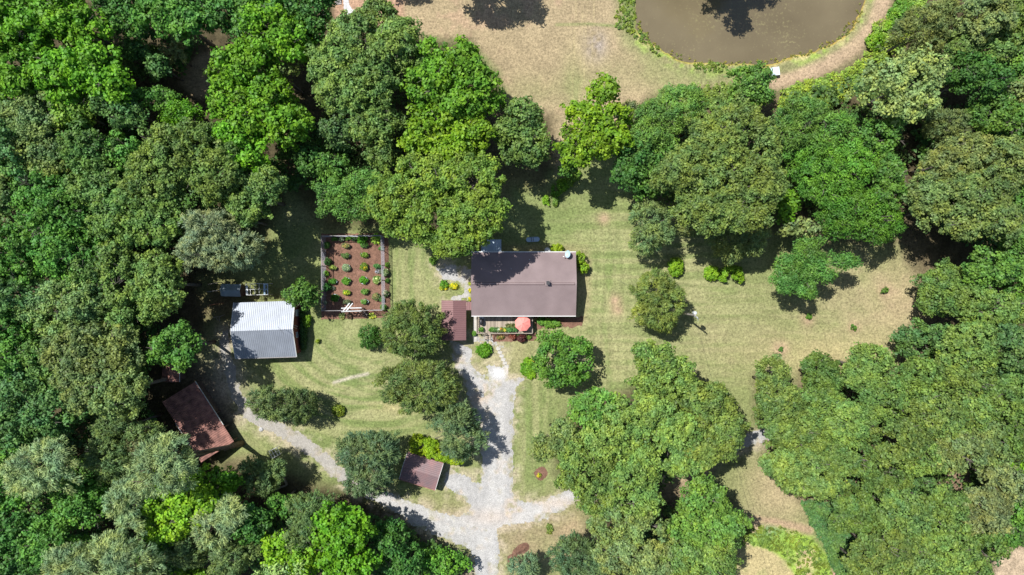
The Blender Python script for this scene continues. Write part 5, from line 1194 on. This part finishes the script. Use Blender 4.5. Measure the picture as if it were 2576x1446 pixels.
for i, (zx, zy, r, h, cl, lb, fl) in enumerate(GP):
    px, py = gz(zx, zy); bush('garden_plant', px, py, r*.85, h*.85, cl, lb, 'plant', fl, 300+i, 'plants along the garden fence', None, False)

# silver garage ----------------------------------------------------------
gxc, gyc = -35.15, -6.0
Gg = gable('garage', 'brick garage with a silver ribbed gable roof', 'garage', gxc, gyc, math.radians(1.9), 8.7, 7.95, 2.75, 4.15, M['brick'], M['zinc'], .35, .22, .27)
for sx in (-1, 1):
    for sy in (-1, 1): mb = MB(); mb.bar((sx*4.37, sy*4.0, 2.76), (sx*4.37, 0, 4.18), .05, .14); mb.build('barge_board', M['white'], Gg)
mb = MB(); mb.box(-4.3, 4.3, -4.07, -3.98, 2.68, 2.78); mb.build('gutter', M['greypost'], Gg)
window(Gg, 4.13, -.95, 1.3, .8, .8, 'x+'); door(Gg, 4.13, 2.2, .95, 2.0, 'x+'); window(Gg, 4.13, 2.95-.0, 3.0, .01, .01, 'x+') if False else None
mb = MB(); mb.box(-3.2, -.4, -3.64, -3.58, 0, 2.2); mb.build('garage_door', M['white'], Gg)
mb = MB(); mb.bar((3.9, .75, 3.9), (4.75, .30, 3.1), .05, .05); mb.bar((3.9, .45, 3.9), (4.6, .05, 3.1), .05, .05); mb.build('eave_bracket', M['siding'], Gg)
mb = MB(); mb.tube([(3.3, 0, 4.1), (3.3, 0, 6.2)], [.025, .015], 5); mb.bar((2.9, .5, 5.9), (3.7, -.5, 5.9), .02, .02)
for k in range(5): mb.bar((2.95+.18*k, .42-.22*k-.2, 5.9), (3.0+.18*k, .42-.22*k+.25, 5.9), .012, .012)
mb.build('aerial', M['dark'], Gg)
# coop and pen
sx, sy = W(579, 730, 2.1); c = gable('coop', 'little silver-roofed coop above the garage', 'shed', sx, sy, -.03, 2.85, 1.78, 1.75, 2.25, M['barnwall'], M['zinc2'], .12, .15, .2)
door(c, 1.28, 0, .6, 1.5, 'x+', M['barnwall'])
sx, sy = W(646.5, 727.5, 1.9); t = thing('pen', 'white framed wire pen right of the coop', 'pen', (sx, sy, 0), .02)
mb = MB(); hx, hy = 1.58, .80
for x in np.linspace(-hx, hx, 6): mb.bar((x, -hy, 1.9), (x, hy, 1.9), .05, .05)
for y in (-hy, 0, hy): mb.bar((-hx, y, 1.93), (hx, y, 1.93), .05, .05)
mb.build('roof_frame', M['white'], t)
for x in (-hx, 0, hx):
    for y in (-hy, hy): mb = MB(); mb.box(x-.035, x+.035, y-.035, y+.035, 0, 1.87); mb.build('post', M['white'], t)
mb = MB()
for z in (.15, .9):
    for y in (-hy, hy): mb.bar((-hx, y, z), (hx, y, z), .04, .04)
mb.build('side_rail', M['white'], t)
mb = MB(); mb.box(hx-.62, hx-.34, -hy+.03, hy-.03, 1.965, 1.985); mb.box(hx-.1, hx-.03, -hy+.03, hy-.03, 1.965, 1.985); mb.box(hx-.34, hx-.1, .60, hy-.03, 1.965, 1.985); mb.box(hx-.34, hx-.1, -.10, .06, 1.965, 1.985); mb.build('roof_panel', M['bluegrey'], t)
mb = MB(); mb.box(-hx, -hx+.3, -hy, hy-.2, 1.965, 1.985); mb.build('end_panel', M['insul'], t)
x, y = W(612, 738, .6); t = thing('bucket', 'orange bucket between coop and pen', 'bucket', (x, y, 0)); mb = MB(); mb.lathe((0, 0, 0), [(.14, 0), (.17, .36), (.15, .36), (.13, .05)], 14); mb.build('pail', M['terracotta'], t)
mb = MB(); mb.tube([(-.17, 0, .34), (-.1, 0, .45), (.1, 0, .45), (.17, 0, .34)], [.008]*4, 5); mb.build('bail_handle', M['dark'], t)
def rail(px0, py0, px1, py1, z, label, m='greypost', name='fence_rail'):
    a, b = W(px0, py0, z), W(px1, py1, z); t = thing(name, label, 'fence', (a[0], a[1], 0)); dx, dy = b[0]-a[0], b[1]-a[1]
    mb = MB(); mb.bar((0, 0, z), (dx, dy, z), .06, .12); mb.bar((0, 0, z*.5), (dx, dy, z*.5), .05, .1); mb.build('rail', M[m], t)
    for f in (.03, .5, .97): mb = MB(); mb.box(dx*f-.05, dx*f+.05, dy*f-.05, dy*f+.05, 0, z+.08); mb.build('post', M[m], t)
rail(521, 734, 551, 729.5, 1.2, 'grey rail fence running left from the coop ridge')
rail(523, 715, 549, 710, 1.2, 'grey rail fence above the one at the coop ridge', 'deckrail')
rail(526, 767.5, 554, 762.5, 1.2, 'reddish rail fence left of the garage', 'terracotta')
def dead_tree(px, py, H_, spread, label, seed, z0=0., lying=False, m='dead', n=14, cat='dead tree', name='dead_tree'):
    rng = np.random.RandomState(seed); zc = H_*.8; x, y = W(px, py, zc); t = thing(name, label, cat, (x, y, 0)); mb = MB()
    if not lying: mb.tube([(0, 0, -.1), (.1, .1, H_*.5), (0, 0, H_*.8)], [.18, .13, .08], 6)
    mb2 = MB()
    for k in range(n):
        a = rng.uniform(0, 6.28); L = spread*rng.uniform(.5, 1); s0 = H_*rng.uniform(.45, .8) if not lying else H_*rng.uniform(.2, .9)
        p0 = np.array((0, 0, s0)) if not lying else np.array((rng.normal()*spread*.3, rng.normal()*spread*.3, s0))
        p1 = p0+np.array((math.cos(a), math.sin(a), .35 if not lying else .02))*L*.55; p2 = p1+np.array((math.cos(a+rng.normal()*.4), math.sin(a+rng.normal()*.4), .3 if not lying else .0))*L*.45
        mb2.tube([p0, p1, p2], [.055, .035, .012], 5)
        for q in range(3):
            e = p0+(p2-p0)*rng.uniform(.4, .9); b = a+rng.choice((-1, 1))*rng.uniform(.5, 1); mb2.tube([e, e+np.array((math.cos(b), math.sin(b), .3 if not lying else .02))*L*.3], [.022, .008], 4)
    if not lying: mb.build('trunk', M[m], t)
    mb2.build('branch', M[m], t)
dead_tree(398, 328, 13, 2.3, 'bare dead tree with pale branches in the west wood', 3)
dead_tree(322, 312, 13, 1.4, 'smaller bare dead tree left of the large one', 14, n=9)
dead_tree(2262, 436, 6.5, 2.0, 'heap of pale dead branches in the east wood', 5, lying=True, n=34, cat='brush pile', name='brush_pile')
dead_tree(1898, 312, 9, 1.5, 'grey tangle of dead twigs between feathery tree and olive oak', 6, lying=True, n=26, cat='brush', name='brush')
dead_tree(588, 800-8, 1.2, 1.0, 'bleached fallen branch left of the garage', 7, lying=True, n=0, cat='branch', name='fallen_branch') if False else None
x, y = W(550, 800, .3); t = thing('fallen_branch', 'pale forked branch lying in the shade left of the garage', 'branch', (x, y, 0)); mb = MB()
for p, q in (((-.9, .1, .1), (.1, .25, .15)), ((0, -.5, .05), (.05, .2, .15)), ((.05, .2, .15), (.9, .55, .2)), ((-.5, .15, .12), (-.2, -.35, .08))): mb.tube([p, q], [.05, .03], 5)
mb.build('limb', M['dead'], t)

# rusty barn ----------------------------------------------------------------
T_, R_, L_ = W(491.2, 959.8, 2.2), W(588.8, 1110.7, 2.2), W(411.3, 1016, 3.2)
tx, ty = T_; ex, ey = R_[0]-tx, R_[1]-ty; Lb = math.hypot(ex, ey); ang = math.atan2(ey, ex); Wb = math.hypot(L_[0]-tx, L_[1]-ty)
t = thing('barn', 'old open barn with a rusty red ribbed roof', 'barn', (tx, ty, 0), ang)
# local: x along the eave, -y (right-hand side, down-left in the yard) across the roof
mb = MB(); mb.corrug((0, 0, 2.2), (Lb, 0, 2.2), (Lb, -Wb, 3.2), (0, -Wb, 3.2), .28, .05); mb.build('roof', M['rust'], t)
mb = MB(); mb.box(-.05, Lb*.72, .005, .06, 2.13, 2.26); mb.build('eave_trim', M['insul'], t)
mb = MB(); mb.box(Lb*.35, Lb*.75, -Wb-.05, -Wb-.005, 3.13, 3.25); mb.build('ridge_trim', M['insul'], t)
mb = MB(); mb.box(.15, Lb-.2, -Wb+.22, -Wb+.15, 0, 3.05); mb.box(.15, .22, -Wb+.22, -.2, 0, 2.2); mb.box(.15, Lb*.5, -.3, -.23, 0, 2.1); mb.build('wall', M['barnwall'], t)
for f in (.52, .75, .97):
    for yy in (-.25, -Wb/2): mb = MB(); mb.box(Lb*f-.08, Lb*f+.08, yy-.08, yy+.08, 0, 2.15 if yy > -1 else 2.6); mb.build('post', M['barnwall'], t)
mb = MB(); mb.bar((Lb*.985, -.2, 2.05), (Lb*.985, -Wb+.2, 2.95), .1, .16); mb.build('end_beam', M['rust'], t)
x, y = W(428, 938, 2.3); c = gable('shed', 'small dark red shed under trees left of the lane', 'shed', x, y, math.pi/2, 2.6, 2.5, 2.1, 2.5, M['barnwall'], M['rust'], .15, .15, .25)
mb = MB(); mb.bar((-1.3, -1.27, 2.12), (1.3, -1.27, 2.12), .06, .06); mb.build('eave_trim', M['white'], c)
x, y = W(575, 1122, .4); slab('plank', 575, 1126, 1.3, .5, .4, .25, .32, M['deckrail'], 'short board leaning by the barn corner', 'board', None, None)

# lower metal carport ---------------------------------------------------------
zz = 2.0
P1, P2, P3 = W(1030, 1141, zz), W(1120, 1168.5, zz), W(998.8, 1203.5, zz)
ang = math.atan2(P2[1]-P1[1], P2[0]-P1[0]); L2 = math.hypot(P2[0]-P1[0], P2[1]-P1[1]); W2 = math.hypot(P3[0]-P1[0], P3[1]-P1[1])
cx2, cy2 = (P2[0]+P3[0])/2, (P2[1]+P3[1])/2
c = gable('carport', 'lower carport with a mauve ribbed roof beside the gravel fork', 'carport', cx2, cy2, ang, L2, W2, 1.85, 2.45, None, M['mauvemetal'], ribs=.24, ribdir='along')
for sx in (-1, 1):
    for sy in (-1, 1): mb = MB(); mb.bar((sx*(L2/2+.03), sy*W2/2, 1.87), (sx*(L2/2+.03), 0, 2.47), .05, .07); mb.build('roof_trim', M['white'], c)
for sy in (-1, 1): mb = MB(); y0, y1 = sorted((sy*W2/2, sy*(W2/2+.10))); mb.box(-L2/2, L2/2, y0, y1, 1.75, 1.86); mb.build('bent_edge', M['rust'], c)
for sx in (-1, 0, 1):
    for sy in (-1, 1): mb = MB(); mb.box(sx*(L2/2-.15)-.04, sx*(L2/2-.15)+.04, sy*(W2/2-.12)-.04, sy*(W2/2-.12)+.04, 0, 1.86); mb.build('post', M['white'], c)
# white frame, timber edging, bench
pts = [W(a, b, 1.0) for a, b in ((676, 1135), (696, 1125.5), (705, 1141.5), (685.7, 1153))]; cx3 = sum(p[0] for p in pts)/4; cy3 = sum(p[1] for p in pts)/4
t = thing('metal_frame', 'white square tube frame on the grass near the barn', 'frame', (cx3, cy3, 0)); r_ = [np.array((p[0]-cx3, p[1]-cy3, 1.0)) for p in pts]; mb = MB()
for i in range(4): mb.bar(r_[i], r_[(i+1) % 4], .07, .07)
for f in (.36, .72): mb.bar(r_[0]+(r_[1]-r_[0])*f+(0, 0, .07), r_[3]+(r_[2]-r_[3])*f+(0, 0, .07), .06, .06)
mb.bar(r_[0]+(r_[3]-r_[0])*.5+(0, 0, .07), r_[1]+(r_[2]-r_[1])*.5+(0, 0, .07), .03, .03); mb.build('top_frame', M['white'], t)
for p in r_: mb = MB(); mb.bar(p*(1, 1, 0), p-(0, 0, .035), .06, .06); mb.build('leg', M['white'], t)
pts = [W(a, b, .5) for a, b in ((710.8, 1197), (720.5, 1220.8), (684.3, 1235.4))]
t = thing('timber_edging', 'grey timber corner wall in the shade below the white frame', 'timber wall', (*pts[0], 0)); r_ = [(p[0]-pts[0][0], p[1]-pts[0][1], .3) for p in pts]
mb = MB(); mb.bar(r_[0], r_[1], .16, .5); mb.build('short_side', M['deckrail'], t); mb = MB(); mb.bar(r_[1], r_[2], .16, .5); mb.build('long_side', M['deckrail'], t)
x, y = W(693, 1262, .6); t = thing('bench', 'faded green bench in deep shade below the timber corner', 'bench', (x, y, 0), .35)
mb = MB(); mb.box(-.6, .6, -.3, .3, .42, .47); mb.build('seat', M['greentable'], t); mb = MB(); mb.bar((-.65, -.36, .85), (.65, -.36, .85), .06, .3); mb.build('backrest', M['greypost'], t)
for a in (-.5, .5): mb = MB(); mb.box(a-.04, a+.04, -.3, .3, 0, .42); mb.build('leg', M['greypost'], t)
# pale table on the pond bank
x, y = W(1948, 178.5, .8); x += .15; t = thing('table', 'pale blue square table on the pond bank', 'table', (x, y, ground_z(x, y)), .12)
mb = MB()
for k in range(6): mb.box(-.62+.21*k, -.62+.21*k+.195, -.60, .58, .74, .78)
mb.build('tabletop', M['paleblue'], t)
for a in (-.55, .55):
    for b in (-.5, .5): mb = MB(); mb.box(a-.04, a+.04, b-.04, b+.04, 0, .74); mb.build('leg', M['paleblue'], t)
# power pole
x, y = W(1709.5, 787); hp = 8.6
t = thing('power_pole', 'power pole with grey transformer in the right yard', 'power pole', (x, y, 0))
mb = MB(); mb.tube([(0, 0, -.2), (0, 0, hp)], [.17, .11], 10); mb.build('pole', M['poleconc'], t)
mb = MB(); mb.lathe((.26, .27, 6.9), [(.16, 0), (.25, .05), (.25, .75), (.2, .85), (.06, .9)], 14); mb.build('transformer', M['insul'], t)
mb = MB(); mb.bar((-.05, .14, 7.1), (.2, .25, 7.1), .1, .06); mb.bar((-.05, .14, 7.5), (.2, .25, 7.5), .1, .06); mb.build('bracket', M['dark'], t)
mb = MB(); mb.lathe((.1, -.2, hp-.9), [(.05, 0), (.07, .15), (.05, .3), (.07, .45), (.04, .6)], 8); mb.lathe((.35, -.28, hp-.7), [(.06, 0), (.09, .2), (.05, .45)], 8); mb.build('insulator', M['white'], t)
mb = MB(); mb.bar((.0, .0, hp-.55), (.55, -.5, hp-.75), .09, .10); mb.tube([(.3, -.2, hp-.35), (.62, -.5, hp-.8), (.7, -.85, hp-1.3)], [.035, .05, .035], 6); mb.build('lamp_arm', M['insul'], t)
mb = MB()
for j, (x2, y2, z2) in enumerate(((12.2, -42, 6.4), (-14.0, 7.6, -5.0))):
    P = [np.array((0, -.1, hp-.4))+(np.array((x2, y2, z2-hp+2.0))*f)-np.array((0, 0, 1)) * (4*f*(1-f))*.7 for f in np.linspace(0, 1, 11)]
    mb.tube(P, [.012]*11, 4)
mb.build('cable', M['dark'], t)
# gully and step at the top
def gcol(x, y): n = fbm(x, y, .5, 88)[..., None]; return np.array((.56, .56, .56))*(.7+.6*n)
GUL = [(*W(868, -40), .35), (*W(870, 5), .4), (*W(874, 20), .5), (*W(880, 34), .6), (*W(890, 46), .5)]
sheet('gravel_gully', lambda X, Y: sd_line(X, Y, GUL, 1), (850, -40, 905, 60), .012, M['gravel'], gcol, .08, .25, .3, 91, 'pale stony gully on the top edge', 'gully')
x, y = W(851, 3); t = thing('wooden_step', 'grey plank steps on the top edge beside the stony gully', 'steps', (x, y, 0), .12); mb = MB()
for k in range(4): mb.box(-.45, .45, -.5+.25*k, -.5+.25*k+.22, 0, .10+.08*k)
mb.build('tread', M['greypost'], t)
# boulders, stray stones, mulch ring plants, flower in ring
def rock(px, py, r, label, seed, m='rock', group=None):
    rng = np.random.RandomState(seed); mb = MB(); n = 10; prof = [(.6, -.1), (1, .15), (.9, .45), (.5, .7), (.1, .75)]
    mb.lathe((0, 0, 0), [(a*r, b*r) for a, b in prof], n); mb.v = [(v[0]*(1+rng.uniform(-.2, .2)), v[1]*(1+rng.uniform(-.2, .2)), v[2]*(1+rng.uniform(-.15, .15))) for v in mb.v]
    o = mb.build('rock', M[m], None, False, (*W(px, py), 0)); prop(o, label, 'rock', group)
rock(1213, 994, .30, 'pale boulder lying in the gravel yard', 1); rock(657, 1080, .32, 'white stone on the grass right of the rusty barn', 2)
for i, (px, py, r, lb) in enumerate(((1205, 858, .13, 'small stone nearest the concrete walk'), (1210, 862, .11, 'smallest stone, second from the concrete walk'), (1226, 863, .16, 'largest small stone below the deck steps'), (1232, 856, .12, 'small stone closest under the deck steps'), (1240, 866, .12, 'small stone farthest right, at the path slabs'), (1215, 867, .14, 'small stone lowest of the group, above the grassy clump'))):
    rock(px, py, r, lb, 10+i, group='small stones at the foot of the deck steps')
bush('flower_clump', 1356, 1195, 4, .3, (.20, .22, .03), 'tiny yellow-flowered plant in the round mulch ring', 'flowers', (.7, .5, .04), 400, None, None, False)
bush('flower_clump', 1339, 908, 4, .5, (.4, .25, .03), 'orange lily blooms beside the lily patch', 'flowers', (.8, .4, .03), 402, None, None, False)
bush('weed', 1383, 1330, 7, .35, (.17, .2, .05), 'thin weeds on the bare ground below the branch road', 'plant', None, 404, None, 12, False)
x, y = W(2112, 1422, .5)
